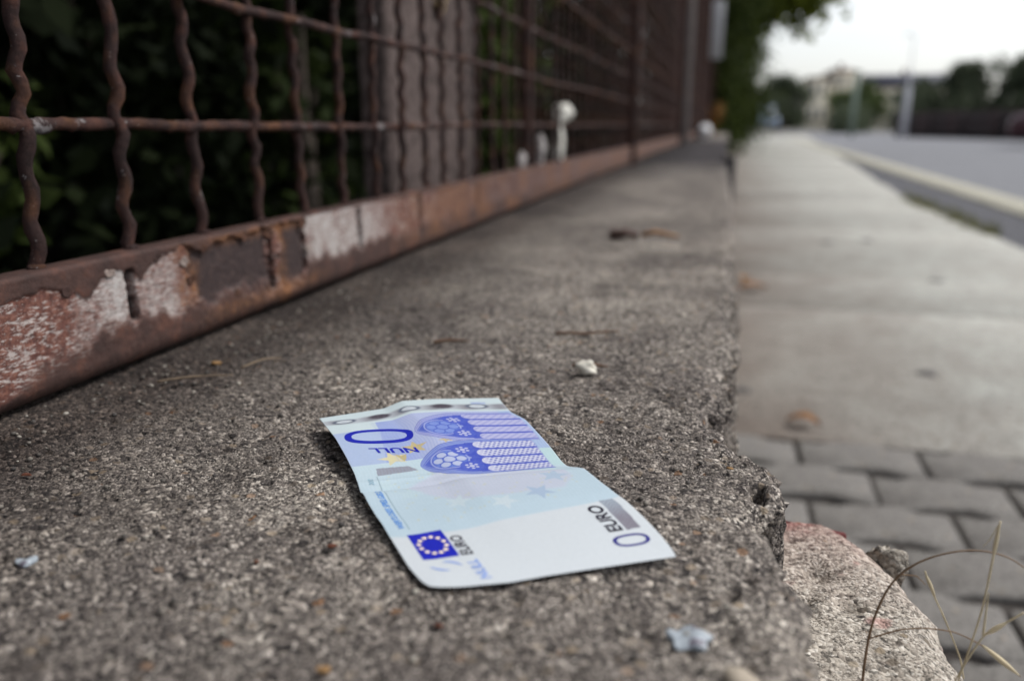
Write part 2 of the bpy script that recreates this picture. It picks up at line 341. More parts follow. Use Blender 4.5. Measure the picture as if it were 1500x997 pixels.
top = np.stack([xt, np.broadcast_to(yr[:, None], xt.shape), np.zeros_like(xt)], -1)
dist = xe[:, None] - xt
P = top.copy()
z = (fbm(P, 22, 3, 1) - 0.5) * 0.0028 + (fbm(P, 300, 3, 2) - 0.5) * 0.0017 * (0.4 + 0.6 * near[:, None])
g1 = vn(P, 520, 3); z -= np.clip(0.34 - g1, 0, 1) * 0.0042 * near[:, None]
g2 = vn(P, 240, 9); z -= np.clip(g2 - 0.8, 0, 1) * 0.008 * near[:, None]
wd = 0.0045 + 0.011 * vn(np.stack([top[..., 0] * 0, top[..., 1], top[..., 2]], -1), 55, 6)
z -= np.clip(1 - dist / wd, 0, 1) ** 1.4 * (0.001 + 0.010 * vn(P, 120, 8) ** 1.5)
# dark crevice that splits a lump off the edge, and the notch beside it
cy_ = np.abs(xt - np.interp(yr, [0.262, 0.268, 0.276, 0.286, 0.292], [0.0205, 0.0182, 0.0168, 0.0158, 0.0185])[:, None]) + (fbm(P, 150, 3, 31) - 0.5) * 0.006
z -= 0.010 * np.clip(1 - cy_ / 0.0017, 0, 1) * (ss(0.264, 0.270, yr) * ss(0.291, 0.284, yr))[:, None] * ss(.30, .55, vn(P, 130, 33))
z += (0.0045 * (np.abs(fbm(P, 70, 3, 35) - .5) * 2 - .25) * ss(0.016, 0.003, dist) * ss(.36, .33, yr)[:, None] * ss(.2, .23, yr)[:, None])
z += 0.0016 * np.exp(-((xt - 0.0225) / 0.004) ** 2 - ((yr[:, None] - 0.275) / 0.009) ** 2)
z -= 0.012 * np.exp(-((xt - 0.0005) / 0.0034) ** 2 - ((yr[:, None] - 0.345) / 0.008) ** 2)
for hx, hy, hr, hd in ((0.0085, 0.205, 0.0022, 0.005), (0.0135, 0.215, 0.0018, 0.004), (0.008, 0.186, 0.003, 0.004), (-0.013, 0.29, .0014, .003), (0.012, .246, .0016, .003)):
    z -= hd * np.exp(-((xt - hx) / hr) ** 2 - ((yr[:, None] - hy) / (hr * 1.4)) ** 2)
P[..., 2] = z - 0.0012
fz = np.concatenate([np.linspace(0.0025, 0.05, 16), np.linspace(0.05, 0.40, nface - 15)[1:]])
face = np.zeros((rows, nface, 3)); face[..., 1] = yr[:, None]; face[..., 0] = xe[:, None]; face[..., 2] = P[:, -1:, 2] - fz[None, :]
rg = (fbm(face, 80, 4, 21) - 0.42) * 0.014 * (0.2 + 0.8 * near[:, None])
rg = rg - (0.006 * ss(0.285, 0.262, yr) * ss(0.2, 0.225, yr))[:, None]
face[..., 0] += rg * ss(0.0, 0.012, fz)[None, :] - 0.002 * ss(0, 0.004, fz)[None, :]
W = np.concatenate([P, face], 1); nu = W.shape[1]
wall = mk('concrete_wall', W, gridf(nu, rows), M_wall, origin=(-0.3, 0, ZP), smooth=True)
tag(wall, 'low weathered grey concrete wall with a crumbled edge under the rusty fence', 'wall')

# loose grit lying on the wall
mb = MB()
for k in range(420):
    yy = 0.13 + 0.55 * random.random() ** 1.6; xx = random.uniform(-0.29, 0.01)
    r = random.uniform(0.0005, 0.0012); V, F = rock((xx, yy, -0.0009 + r * .5), (r, r * random.uniform(.6, 1.2), r * .7), k, 0.4, 1); mb.add(V, F)
M_grit, t, p = newmat('grit'); g = t.nodes.new('ShaderNodeNewGeometry')
t.links.new(ramp(t, g.outputs['Random Per Island'], [(0, (0.03, .027, .026)), (0.4, (.09, .08, .07)), (0.8, (.19, .17, .145)), (0.93, (.33, .31, .27)), (1, (.13, .055, .03))]), p.inputs['Base Color']); p.inputs['Roughness'].default_value = .9
for k in range(330):
    yy = 0.15 + 0.6 * random.random(); xx = -0.276 + abs(random.gauss(0, .028)); r = random.uniform(0.0004, 0.0013)
    V, F = rock((xx, yy, -0.0009 + r * .3), (r, r * random.uniform(.6, 1.2), r * .7), k + 500, 0.9, 1); mb.add(V, F)
o = mb.build('grit', M_grit); tag(o, 'loose grit and small crumbs scattered over the wall top', 'grit', kind='stuff')

# ------------------------------------------------------------------ pale broken block with red paint, lower and beside the wall
nu, nv = 90, 300
bu = np.linspace(0, 1, nu); by = np.linspace(-0.12, 0.366, nv)
bxr = np.interp(by, [0.06, 0.2, 0.262, 0.285, 0.31, 0.33, 0.345, 0.357, 0.366], [0.104, 0.0985, 0.0925, 0.0905, 0.0885, 0.0850, 0.0785, 0.0715, 0.0665])
qq = np.stack([bxr, by, by * 0], 1); bxr = bxr + (fbm(qq, 90, 4, 41) - 0.5) * 0.006
X = 0.0 + bu[None, :] * (bxr[:, None] - 0.0)
Bt = np.stack([X, np.broadcast_to(by[:, None], X.shape), np.zeros_like(X)], -1)
zz = -0.058 + (fbm(Bt, 35, 4, 42) - 0.5) * 0.006 + (fbm(Bt, 350, 2, 43) - 0.5) * 0.0014
zz -= np.clip(1 - (bxr[:, None] - X) / (0.006 + 0.016 * vn(Bt, 50, 44)), 0, 1) ** 1.7 * 0.010
zz -= np.clip(1 - (0.366 - by[:, None]) / 0.002, 0, 1) ** 2 * 0.0008
for hx, hy, hr, hd in ((0.047, 0.323, 0.006, 0.006), (0.056, 0.3, 0.005, 0.003), (0.042, 0.301, 0.003, 0.006)): zz -= hd * np.exp(-((X - hx) / hr) ** 2 - ((by[:, None] - hy) / hr) ** 2)
zz += 0.004 * np.exp(-((X - 0.044) / 0.004) ** 2 - ((by[:, None] - 0.296) / 0.003) ** 2)
Bt[..., 2] = zz
sz = np.linspace(0.004, 0.30, 14); side = np.zeros((nv, 14, 3)); side[..., 0] = bxr[:, None] + 0.02 * ss(0, 0.05, sz)[None] + (fbm(np.stack([np.broadcast_to(bxr[:, None], (nv, 14)), np.broadcast_to(by[:, None], (nv, 14)), np.broadcast_to(-sz[None], (nv, 14))], -1), 60, 3, 45) - .5) * .012
side[..., 1] = by[:, None]; side[..., 2] = zz[:, -1:] - sz[None]
BV = np.concatenate([Bt, side], 1); nb = BV.shape[1]
fe = BV[-1].copy(); fl = fe.copy(); fl[:, 2] = np.minimum(fe[:, 2], -0.36); fl[:, 2] = -0.38; fl[:, 1] += 0.004
ne = BV[0].copy(); nl = ne.copy(); nl[:, 2] = -0.38; nl[:, 1] -= .004
V = np.concatenate([BV.reshape(-1, 3), fl, nl]); i0 = (nv - 1) * nb; j = np.arange(nb - 1); a = nv * nb
F = [np.concatenate([gridf(nb, nv), np.stack([i0 + j, i0 + j + 1, a + j + 1, a + j], 1), np.stack([j + 1, j, a + nb + j, a + nb + j + 1], 1)])]
block = mk('concrete_block', V, F, M_block, origin=(0.06, 0.2, ZP), smooth=True)
tag(block, 'pale broken concrete block with worn red paint beside the wall edge', 'block')
V, F = rock((0.0788, 0.3520, -0.067), (0.0070, 0.0065, 0.009), 5, 0.9, 4); V += ((fbm(V, 260, 3, 46) - .5) * .003)[:, None] * np.array([1, .6, 1]); o = mk('rubble_lump', V, F, aggregate('lump_concrete', PALE, 500.0, (0.6, 0.57, 0.53), (0.8, 0.77, 0.72), 0.2, 0.001), block, smooth=True)
V, F = box(0.028, 0.0635, 0.3640, 0.3672, -0.075, -0.0562, 0.0008); V[:, 2] -= .0035 * ss(.028, .0635, V[:, 0])
M_red = plain('old_red_paint', (0.115, 0.028, 0.028), 0.85, 0.5, 260, .0006)
mk('painted_edge', V, F, M_red, block)

# ------------------------------------------------------------------ the banknote
def pl(pts): return np.array(pts) / 1000
_L = pl([[-70.0, 184.1, 0.5], [-72.6, 185.3, 0.6], [-78.6, 191.1, 0.8], [-91.2, 206.6, 1.2], [-101.3, 218.5, 1.8], [-112.3, 232.2, 2.2], [-118.5, 241.7, 3.0], [-126.8, 252.2, 4.5], [-137.0, 264.9, 5.5], [-153.5, 284.1, 5.0]])
_F = pl([[-153.5, 284.1, 5.0], [-143.5, 294.4, 4.5], [-133.5, 303.0, 4.5], [-128.2, 309.9, 6.0], [-116.1, 317.3, 5.5], [-103.8, 322.5, 5.0], [-90.3, 328.4, 4.5]])
_R = pl([[-6.9, 215.5, 1.0], [-8.4, 218.6, 1.6], [-11.7, 223.6, 2.6], [-17.0, 230.4, 4.0], [-24.2, 238.7, 5.6], [-28.5, 241.5, 6.4], [-35.7, 250.4, 7.0], [-40.9, 258.6, 6.3], [-48.4, 268.4, 2.0], [-51.2, 273.0, 1.5], [-58.8, 286.6, 1.8], [-66.5, 298.8, 2.2], [-73.8, 309.3, 3.0], [-81.1, 314.5, 3.5], [-87.3, 323.3, 4.3], [-90.3, 328.4, 4.5]])
_N = pl([[-70.0, 184.1, 0.5], [-67.2, 184.3, 0.5], [-62.0, 185.8, 0.5], [-49.3, 191.3, 0.6], [-40.0, 197.1, 0.7], [-27.0, 204.2, 0.9], [-15.0, 210.9, 1.0], [-6.9, 215.5, 1.0]])
def _curve(P, n=240, sm=3):
    d = np.r_[0, np.cumsum(np.linalg.norm(np.diff(P, axis=0), axis=1))]; tt = np.linspace(0, d[-1], n)
    Q = np.stack([np.interp(tt, d, P[:, k]) for k in range(3)], 1); a, b = Q[0].copy(), Q[-1].copy()
    for _ in range(sm * 4):
        Q[1:-1] = (Q[:-2] + 2 * Q[1:-1] + Q[2:]) / 4
    Q[0], Q[-1] = a, b; return Q
cL, cF, cR, cN = _curve(_L), _curve(_F), _curve(_R), _curve(_N)
def _at(Q, tt):
    x = np.clip(tt, 0, 1) * (len(Q) - 1); i = np.minimum(x.astype(int), len(Q) - 2); f = (x - i)[..., None]; return Q[i] * (1 - f) + Q[i + 1] * f
def note_pt(a, b):
    v = np.asarray(a, float) / 133; u = 1 - np.asarray(b, float) / 72; Uu = u[..., None]; Vv = v[..., None]
    S = (1 - Uu) * _at(cL, v) + Uu * _at(cR, v) + (1 - Vv) * _at(cN, u) + Vv * _at(cF, u) - ((1 - Uu) * (1 - Vv) * cN[0] + Uu * (1 - Vv) * cN[-1] + (1 - Uu) * Vv * cF[0] + Uu * Vv * cF[-1])
    A = np.asarray(a, float); Bq = np.asarray(b, float)
    ca = 57.5 + (Bq / 72) * 6.5                                              # the fold across the middle
    dz = -0.0007 * np.exp(-((A - ca) / 1.3) ** 2) * ss(0, 14, Bq) + 0.0005 * np.exp(-((A - ca + 5) / 3.5) ** 2) * ss(0, 20, Bq)
    dz = dz + 0.0004 * np.exp(-((A - ca - 9 + Bq * .05) / 1.2) ** 2) * ss(20, 60, Bq) + 0.00035 * np.exp(-((A - 34 - Bq * .06) / 4.0) ** 2)
    dz = dz + 0.0006 * (vn(np.stack([A, Bq, A * 0], -1), 0.045, 61) - 0.5) * np.minimum(1, np.minimum(np.minimum(A, 133 - A), np.minimum(Bq, 72 - Bq)) / 8)
    S = S.copy(); S[..., 2] += dz; return S
def note_off(a, b, off):
    e = 0.4; p0 = note_pt(a, b); n = np.cross(note_pt(np.asarray(a) + e, b) - note_pt(np.asarray(a) - e, b), note_pt(a, np.asarray(b) + e) - note_pt(a, np.asarray(b) - e))
    n /= np.linalg.norm(n, axis=-1)[..., None] + 1e-12; n *= np.sign(n[..., 2:3]); return p0 + n * off
NA, NB = 500, 272
aa, bb = np.meshgrid(np.linspace(0, 133, NA), np.linspace(72, 0, NB), indexing='ij')
# printed colours (flat print on the sheet)
col = np.zeros((NA, NB, 3))
wob = (vn(np.stack([aa, bb, aa * 0], -1), 0.08, 71) - 0.5)
WHITE = lin(236, 239, 240)
def put(mask, c, k=1.0):
    m = np.clip(mask, 0, 1)[..., None] * k; col[...] = col * (1 - m) + np.asarray(c) * m
def soft(d, wdt=0.22): return np.clip(d / wdt + 0.5, 0, 1)
col[...] = WHITE
edge = 28.2 + 0.00135 * (bb - 32) ** 2 + wob * 0.4
put(soft(aa - edge) * soft(82 - aa), lin(213, 231, 240))
put(ss(45, 82, aa) * soft(82 - aa), lin(216, 233, 237), 0.6)
put(soft(aa - 111.5), lin(222, 234, 234))
lil = soft(aa - 82) * soft(np.where(bb > 56.8 + (100 - aa) * 0.16, 111.5, 119.0) - aa)
side_b = soft(56.8 + (100 - aa) * 0.16 - bb)
put(lil * (1 - side_b), lin(188, 203, 233)); put(lil * side_b, lin(172, 186, 232)); put(lil * side_b * ss(52, 40, bb), lin(199, 205, 236)); put(lil * ss(5.2, 4.6, bb), lin(186, 206, 236))
put(soft(aa - 66) * soft(82 - aa) * ss(5, 4, bb), lin(206, 232, 232))
# lilac field with tiny yellow marks
def polymask(poly, soft_=0.0):
    P = np.asarray(poly, float); ins = np.zeros(aa.shape, bool); n = len(P)
    for i in range(n):
        x1, y1 = P[i]; x2, y2 = P[(i + 1) % n]
        cnd = (y1 > bb) != (y2 > bb); ins ^= cnd & (aa < (x2 - x1) * (bb - y1) / (y2 - y1 + 1e-12) + x1)
    return ins.astype(float)
fld = polymask([(61, 58), (70, 44), (63, 20), (58, 6), (47, 6), (40, 12), (41, 30), (44, 44), (52, 52)])
for _ in range(6):
    fld[1:-1, 1:-1] = (fld[:-2, 1:-1] + fld[2:, 1:-1] + fld[1:-1, :-2] + fld[1:-1, 2:]) / 4
put(fld, lin(220, 222, 236))
for k in range(150):
    ka, kb = 34 + 40 * random.random(), 6 + 56 * random.random()
    put(soft(0.42 - np.hypot(aa - ka, (bb - kb)) , 0.3), lin(228, 224, 190), 0.6)
def star(a0, b0, r, rot, c, k=1.0, inner=0.42):
    P = [(a0 + (r if i % 2 == 0 else r * inner) * math.cos(rot + i * math.pi / 5), b0 + (r if i % 2 == 0 else r * inner) * math.sin(rot + i * math.pi / 5)) for i in range(10)]
    put(polymask(P), c, k)
star(43.9, 45.6, 4.6, 3.3, lin(226, 238, 242)); star(37.2, 33.2, 4.8, 3.1, lin(230, 240, 243)); star(39.4, 20.6, 5.2, 3.0, lin(190, 207, 230)); star(49.2, 11.5, 5.2, 3.4, lin(195, 211, 230)); star(55.5, 58.0, 4.6, 3.5, lin(216, 234, 238), .8); star(66, 63, 4.4, 3.2, lin(218, 236, 238), .7)
star(91.3, 47.0, 5.2, 2.5, lin(222, 198, 120)); star(84.6, 56.6, 5.4, 2.7, lin(238, 225, 178)); put(polymask([(82, 53.4), (88.5, 55.8), (86, 53.6), (87, 51.4), (83, 52.4)]), lin(214, 192, 110)); star(92.4, 35.0, 2.9, 2.9, lin(224, 200, 130), .9)
# grey flag of guilloche lines near the left edge
put(polymask([(78.9, 64.2), (77.9, 53.0), (73.9, 50.2), (73.4, 64.4)]), lin(156, 153, 164)); put(polymask([(78.9, 64.2), (77.9, 53.0), (73.9, 50.2), (73.4, 64.4)]) * (0.5 + 0.5 * np.sin(aa * 7.5)), lin(176, 174, 184), .5)
put(soft(0.13 - np.abs(bb - 64.9), 0.15) * soft(aa - 33.7) * soft(73 - aa), lin(98, 128, 140), .85)
# silver strip with ovals along the far end
bc = 123.6 + wob * 1.2 + 1.4 * ss(60, 72, bb)
sb = soft(2.6 - np.abs(aa - bc), 1.6)
put(sb, lin(190, 190, 196), .8); put(sb * (0.5 + 0.5 * np.sin(bb * 0.49 + 0.4)) , lin(128, 122, 128), .75)
for kb in (50.4, 24.8):
    put(soft(1 - np.hypot((aa - 124.6) / 2.3, (bb - kb) / 4.2), 0.5), lin(74, 62, 74))
for kb in (64.4, 38.2, 11.2):
    e = np.hypot((aa - 124.2) / 2.4, (bb - kb) / 4.6); put(soft(1 - e, 0.25), lin(92, 100, 118)); put(soft(0.66 - e, 0.2), lin(222, 226, 228)); put(soft(0.30 - np.hypot((aa - 124.2) / 1.6, (bb - kb) / 4.6), .1), lin(200, 204, 214))
put(polymask([(126.6, 12.5), (128.6, 12.5), (128.4, 6.8), (126.6, 6.8)]), lin(160, 176, 224), .7)
# grey bar beside the nearest zero
gb = polymask([(14.0, 3.4), (13.8, 7.9), (29.3, 7.6), (29.3, 2.7)])
put(gb, lin(150, 144, 154)); put(gb * ss(18, 30, aa), lin(184, 196, 206)); put(gb * (0.5 + 0.5 * np.sin(aa * 5 + 3 * np.sin(bb * 2.2))), lin(120, 108, 122), .45)
# two gothic windows
DK, MD, LT, LL = lin(62, 84, 200), lin(112, 136, 220), lin(168, 180, 230), lin(206, 206, 238)
def arch(a0, hw, tip, spring, bend, near_one):
    p = np.abs(aa - a0); s = aa - a0; f = np.clip((bb - spring) / (tip - spring), 0, 1)
    wv = hw * np.sqrt(np.clip(1 - f ** 1.75, 0, 1)) ** 1.25; slope = np.where(bb > spring, 0.80, 1.0)
    d = (wv - p) * slope; ins = soft(d) * soft(bb - bend) * (bb < tip)
    put(ins, lin(74, 92, 186)); inn = ins * soft(d - 0.32)
    put(inn, lin(150, 166, 228) if near_one else lin(190, 190, 236)); put(inn * soft(0.16 - np.abs(d - 1.1), .2), lin(104, 124, 206)); put(inn * soft(.14 - np.abs(d - 1.75), .2), lin(116, 134, 212), .7)
    body = ins * soft(d - 2.3); put(body, lin(80, 102, 206)); put(body * soft(.2 - np.abs(d - 3.0), .2), lin(170, 180, 234), .7)
    put(body * soft(spring + 7.0 - bb, 6.0), DK)
    rb = spring + (tip - spring) * 0.44; rr = np.hypot(s, bb - rb); th = np.arctan2(bb - rb, s)
    R = hw * 0.46
    put(body * soft(R + .5 - rr), lin(176, 184, 236)); put(body * soft(R - .05 - rr), lin(84, 108, 210)); put(body * soft(R - .45 - rr), lin(110, 138, 222))
    bright = lin(202, 208, 238) if near_one else lin(132, 154, 228)
    for k in range(6):
        ta = k * math.pi / 3 + .5; put(body * soft(R * .27 - np.hypot(s - math.cos(ta) * R * .64, bb - rb - math.sin(ta) * R * .64)), bright)
        put(body * soft(.16 - np.abs(np.hypot(s - math.cos(ta) * R * .64, bb - rb - math.sin(ta) * R * .64) - R * .33), .15), lin(58, 78, 196), .8)
    put(body * soft(R * .31 - rr), bright); put(body * soft(.16 - np.abs(rr - R * .38), .15), lin(58, 78, 196), .8)
    for sg in (-1, 1):
        ca, cb = sg * hw * 0.46, spring + 2.2; r2 = np.hypot(s - ca, bb - cb)
        put(body * soft(R * .62 - r2), lin(72, 94, 206))
        for k in range(6):
            ta = k * math.pi / 3; put(body * soft(.62 - np.hypot(s - ca - math.cos(ta) * 1.9, bb - cb - math.sin(ta) * 1.9)), LL)
        put(body * soft(.95 - r2), LL)
    put(body * soft(.8 - np.hypot(s, (bb - spring - 1.6) * .8)), LT, .8)
    lw = hw / 4 - 0.75
    for k in range(4):
        cx = (k - 1.5) * hw * 0.46; tp = spring - 2.2 - (0 if 0 < k < 3 else 0.4)
        lm = soft(lw - np.abs(s - cx)) * soft(tp - lw - bb + lw * np.sqrt(np.clip(1 - ((s - cx) / lw) ** 2, 0, 1))) * soft(bb - bend)
        lm = np.clip(lm, 0, 1) * ins
        put(lm, lin(216, 214, 240) if near_one else lin(200, 198, 234))
        if near_one:
            ck = np.sin((s - cx) * 2 * math.pi / 2.6 + bb * 0.9) * np.sin(bb * 2 * math.pi / 2.2 - (s - cx) * .6); put(lm * soft(ck - 0.25, .5) * soft(tp - 2.5 - bb, 2), lin(92, 104, 192), .85)
            put(lm * soft(-ck - .62, .3), lin(240, 242, 248))
        else:
            ck = np.sin((s - cx) * 2.2 + bb * 2.1); put(lm * soft(ck - .2, .8), lin(160, 162, 222), .6)
        put(ins * soft(.18 - np.abs(np.abs(s - cx) - lw), .2) * (bb < tp - lw), DK)
gl = np.sin(bb * 5.2 + 2.2 * np.sin(aa * .35) + 1.1 * np.sin(bb * .22)) * .5 + .5
put(gl * soft(aa - 82) * soft(119 - aa) * soft(56 - bb), lin(150, 164, 222), .30); put(gl * soft(aa - 29) * soft(82 - aa), lin(176, 208, 222), .16)
arch(103.4, 13.7, 43.6, 24.5, 1.2, False)
arch(76.6, 14.3, 49.0, 29.5, 4.6, True)
put(ss(0.5, 0.0, np.minimum(np.minimum(aa, 133 - aa), np.minimum(bb, 72 - bb))), WHITE, .35)
put((vn(np.stack([aa, bb, aa * 0], -1), 1.7, 81)), lin(214, 220, 226), .10)
M_note, t, p = newmat('printed_paper'); at_ = nd(t, 'ShaderNodeAttribute', attribute_name='print'); c = coord(t)
fib = ramp(t, noise(t, c, 900, 3), [(0.3, 0.955), (0.7, 1.0)])
t.links.new(mixc(t, 1.0, at_.outputs['Color'], fib, 'MULTIPLY'), p.inputs['Base Color']); p.inputs['Roughness'].default_value = 0.62; p.inputs['Specular IOR Level'].default_value = 0.3
bump(t, p, noise(t, c, 120, 3), 0.1, 0.0004)
NP = note_pt(aa, bb)

note = mk('banknote', NP, gridf(NB, NA), M_note, origin=(-0.08, 0.25, 0.0), smooth=True)
at = note.data.color_attributes.new('print', 'FLOAT_COLOR', 'POINT'); at.data.foreach_set('color', np.concatenate([col.reshape(-1, 3) * np.array([0.605, 0.63, 0.66]), np.ones((NA * NB, 1))], 1).astype(np.float32).ravel())
md = note.modifiers.new('thickness', 'SOLIDIFY'); md.thickness = 0.00012; md.offset = -1
tag(note, 'creased blue and white zero euro banknote lying on the concrete wall', 'banknote')
def ink(name, rgb, rough=.6): return plain(name, lin(*rgb), rough, 0.1, 500)
I_blue, I_navy, I_black, I_pale, I_flag, I_gold, I_ser, I_grey = ink('numeral_ink', (16, 28, 150)), ink('navy_ink', (22, 22, 112)), ink('black_ink', (20, 12, 36)), ink('pale_blue_ink', (112, 140, 204)), ink('flag_ink', (18, 28, 160)), ink('cream_ink', (246, 224, 190)), ink('serial_ink', (74, 130, 202)), ink('grey_ink', (110, 150, 170))
def drape(name, ab, F, mat, parent, off=0.00005):
    V = note_off(ab[:, 0], ab[:, 1], off); return mk(name, V, F, mat, parent)
def ring(name, a0, b0, ha, hb, wa, wb, rot, mat, parent, sup=2.35):
    n = 96; th = np.linspace(0, 2 * np.pi, n, endpoint=False); cs, sn = np.cos(th), np.sin(th)
    se = lambda v: np.sign(v) * np.abs(v) ** (2 / sup)
    O = np.stack([ha * se(cs), hb * se(sn)], 1); I = np.stack([(ha - wa) * se(cs), (hb - wb) * se(sn)], 1)
    Q = np.concatenate([O * (1 - q) + I * q for q in (0, .33, .66, 1)]); cr, sr = math.cos(rot), math.sin(rot)
    ab = np.stack([a0 + Q[:, 0] * cr - Q[:, 1] * sr, b0 + Q[:, 0] * sr + Q[:, 1] * cr], 1)
    return drape(name, ab, gridf(n, 4, True), mat, parent)
ring('numeral', 104.4, 56.7, 6.8, 12.3, 2.5, 2.5, -0.17, I_blue, note, 2.5)
ring('numeral', 9.3, 9.0, 2.6, 5.45, 0.8, 1.15, 0.03, I_navy, note, 2.5)
def text(name, s, size, org, dx, dy, mat, parent, bold=0.0, shear=0.0, sx=1.0, space=1.0):
    cu = bpy.data.curves.new('lettering_curve', 'FONT'); cu.body = s; cu.size = size; cu.offset = bold; cu.shear = shear; cu.space_character = space; cu.resolution_u = 4
    tmp = bpy.data.objects.new('lettering_curve', cu); C.objects.link(tmp)
    dg = bpy.context.evaluated_depsgraph_get(); me = bpy.data.meshes.new_from_object(tmp.evaluated_get(dg)); bpy.data.objects.remove(tmp); bpy.data.curves.remove(cu)
    V = np.array([v.co[:] for v in me.vertices]); me.calc_loop_triangles(); T = np.array([q.vertices[:] for q in me.loop_triangles]); bpy.data.meshes.remove(me)
    ab = np.asarray(org)[None] + V[:, :1] * sx * np.asarray(dx)[None] + V[:, 1:2] * np.asarray(dy)[None]
    return drape(name, ab, T, mat, parent, 0.00007)
up_, lf_ = np.array((1.0, 0)), np.array((0, 1.0))       # a: away, b: left
text('lettering', 'NULL', 5.9, (91.0, 46.6), lf_ + up_ * 0.22, -up_ - lf_ * .1, I_blue, note, 0.14, 0, 1.12)
text('lettering', 'EURO', 6.0, (13.6, 8.9), up_, lf_, I_black, note, 0.17, 0, 0.86)
text('lettering', 'EURO', 4.6, (15.4, 52.7), up_, lf_, I_black, note, 0.1, 0, 0.9)
text('lettering', 'NULL', 4.2, (2.9, 53.0), up_, lf_, I_pale, note, 0.08, 0, 0.96)
text('lettering', 'WERTLOSES SPIELGELD', 2.7, (34.2, 66.0), up_, lf_, I_ser, note, 0.06, 0.3, 0.98)
text('lettering', '2012', 2.4, (67.0, 66.6), up_, lf_, I_grey, note, 0.0, 0.3, 0.9)
# flag with its ring of stars
u, v = np.meshgrid(np.linspace(0, 1, 14), np.linspace(0, 1, 14), indexing='ij'); fa = 15.6 + 15.0 * u; fb = 56.6 + 10.1 * v
flag = drape('flag', np.stack([fa.ravel(), fb.ravel()], 1), gridf(14, 14)[:, ::-1], I_flag, note, 0.00005)
for k in range(12):
    a0 = 23.1 + 4.6 * math.sin(k * math.pi / 6 + .26); b0 = 61.6 + 3.7 * math.cos(k * math.pi / 6 + .26)
    ab = np.array([(a0 + (0.92 if i % 2 == 0 else 0.48) * math.cos(i * math.pi / 5 + .3), b0 + (0.92 if i % 2 == 0 else 0.48) * math.sin(i * math.pi / 5 + .3)) for i in range(10)] + [(a0, b0)])
    drape('star', ab, np.array([(i, (i + 1) % 10, 10) for i in range(10)]), I_gold, flag, 0.00012)
# two strokes of a signature
for pts in ([(11.3, 66.2), (10.2, 65.0), (9.3, 63.6), (8.9, 61.9)], [(13.6, 62.0), (13.2, 60.3), (12.3, 58.9), (10.7, 57.7)]):
    P = np.array(pts); tt = np.linspace(0, 1, 14); Q = np.stack([np.interp(tt, np.linspace(0, 1, 4), P[:, i]) for i in (0, 1)], 1); T = np.gradient(Q, axis=0); T /= np.linalg.norm(T, axis=1)[:, None]; Nn = np.stack([-T[:, 1], T[:, 0]], 1)
    wd_ = 0.42 * np.sin(np.pi * np.linspace(0.12, 0.88, 14))[:, None]
    drape('signature_stroke', np.stack([Q - Nn * wd_, Q + Nn * wd_], 1).reshape(-1, 2), gridf(2, 14), I_pale, note, 0.00007)

# ------------------------------------------------------------------ rusty fence
fence = empty('mesh_fence', (-0.3, 2.6, 0.0), 'rusty brown wire mesh fence with crimped rods and a flaking bottom rail', 'fence')
def rustmat(name, wear):
    m, t, p = newmat(name); c = coord(t)
    n1 = noise(t, c, 70, 6, 0.7); n2 = noise(t, c, 260, 4, 0.7); n3 = noise(t, c, 26, 3, 0.6)
    base = ramp(t, n1, [(0.3, (0.012, 0.007, 0.007)), (0.5, (0.034, 0.0175, 0.016)), (0.66, (0.078, 0.034, 0.025))])
    base = mixc(t, ramp(t, n3, [(0.53, 0), (0.63, 0.75)]), base, ramp(t, n2, [(0.3, (0.07, 0.03, 0.016)), (0.7, (0.14, 0.06, 0.026))]))
    base = mixc(t, ramp(t, n2, [(0.655, 0), (0.69, wear)]), base, (0.28, 0.26, 0.26))
    base = mixc(t, ramp(t, mixc(t, .35, noise(t, c, 42, 2, .5), n2), [(0.60, 0), (0.66, wear * .8)]), base, (0.30, 0.285, 0.29))
    t.links.new(base, p.inputs['Base Color']); p.inputs['Roughness'].default_value = 0.8; p.inputs['Specular IOR Level'].default_value = 0.2
    bump(t, p, noise(t, c, 430, 5, 0.8), 1.0, 0.0016); return m
M_rod = rustmat('rusty_rod', 0.8); M_post = rustmat('rusty_post', 0.2)
M_flk1 = plain('pale_paint_flake', (0.22, 0.175, 0.155), .8, .35, 400, .0004); M_flk2 = plain('orange_rust_flake', (0.07, 0.032, 0.02), .85, .55, 300, .0005)
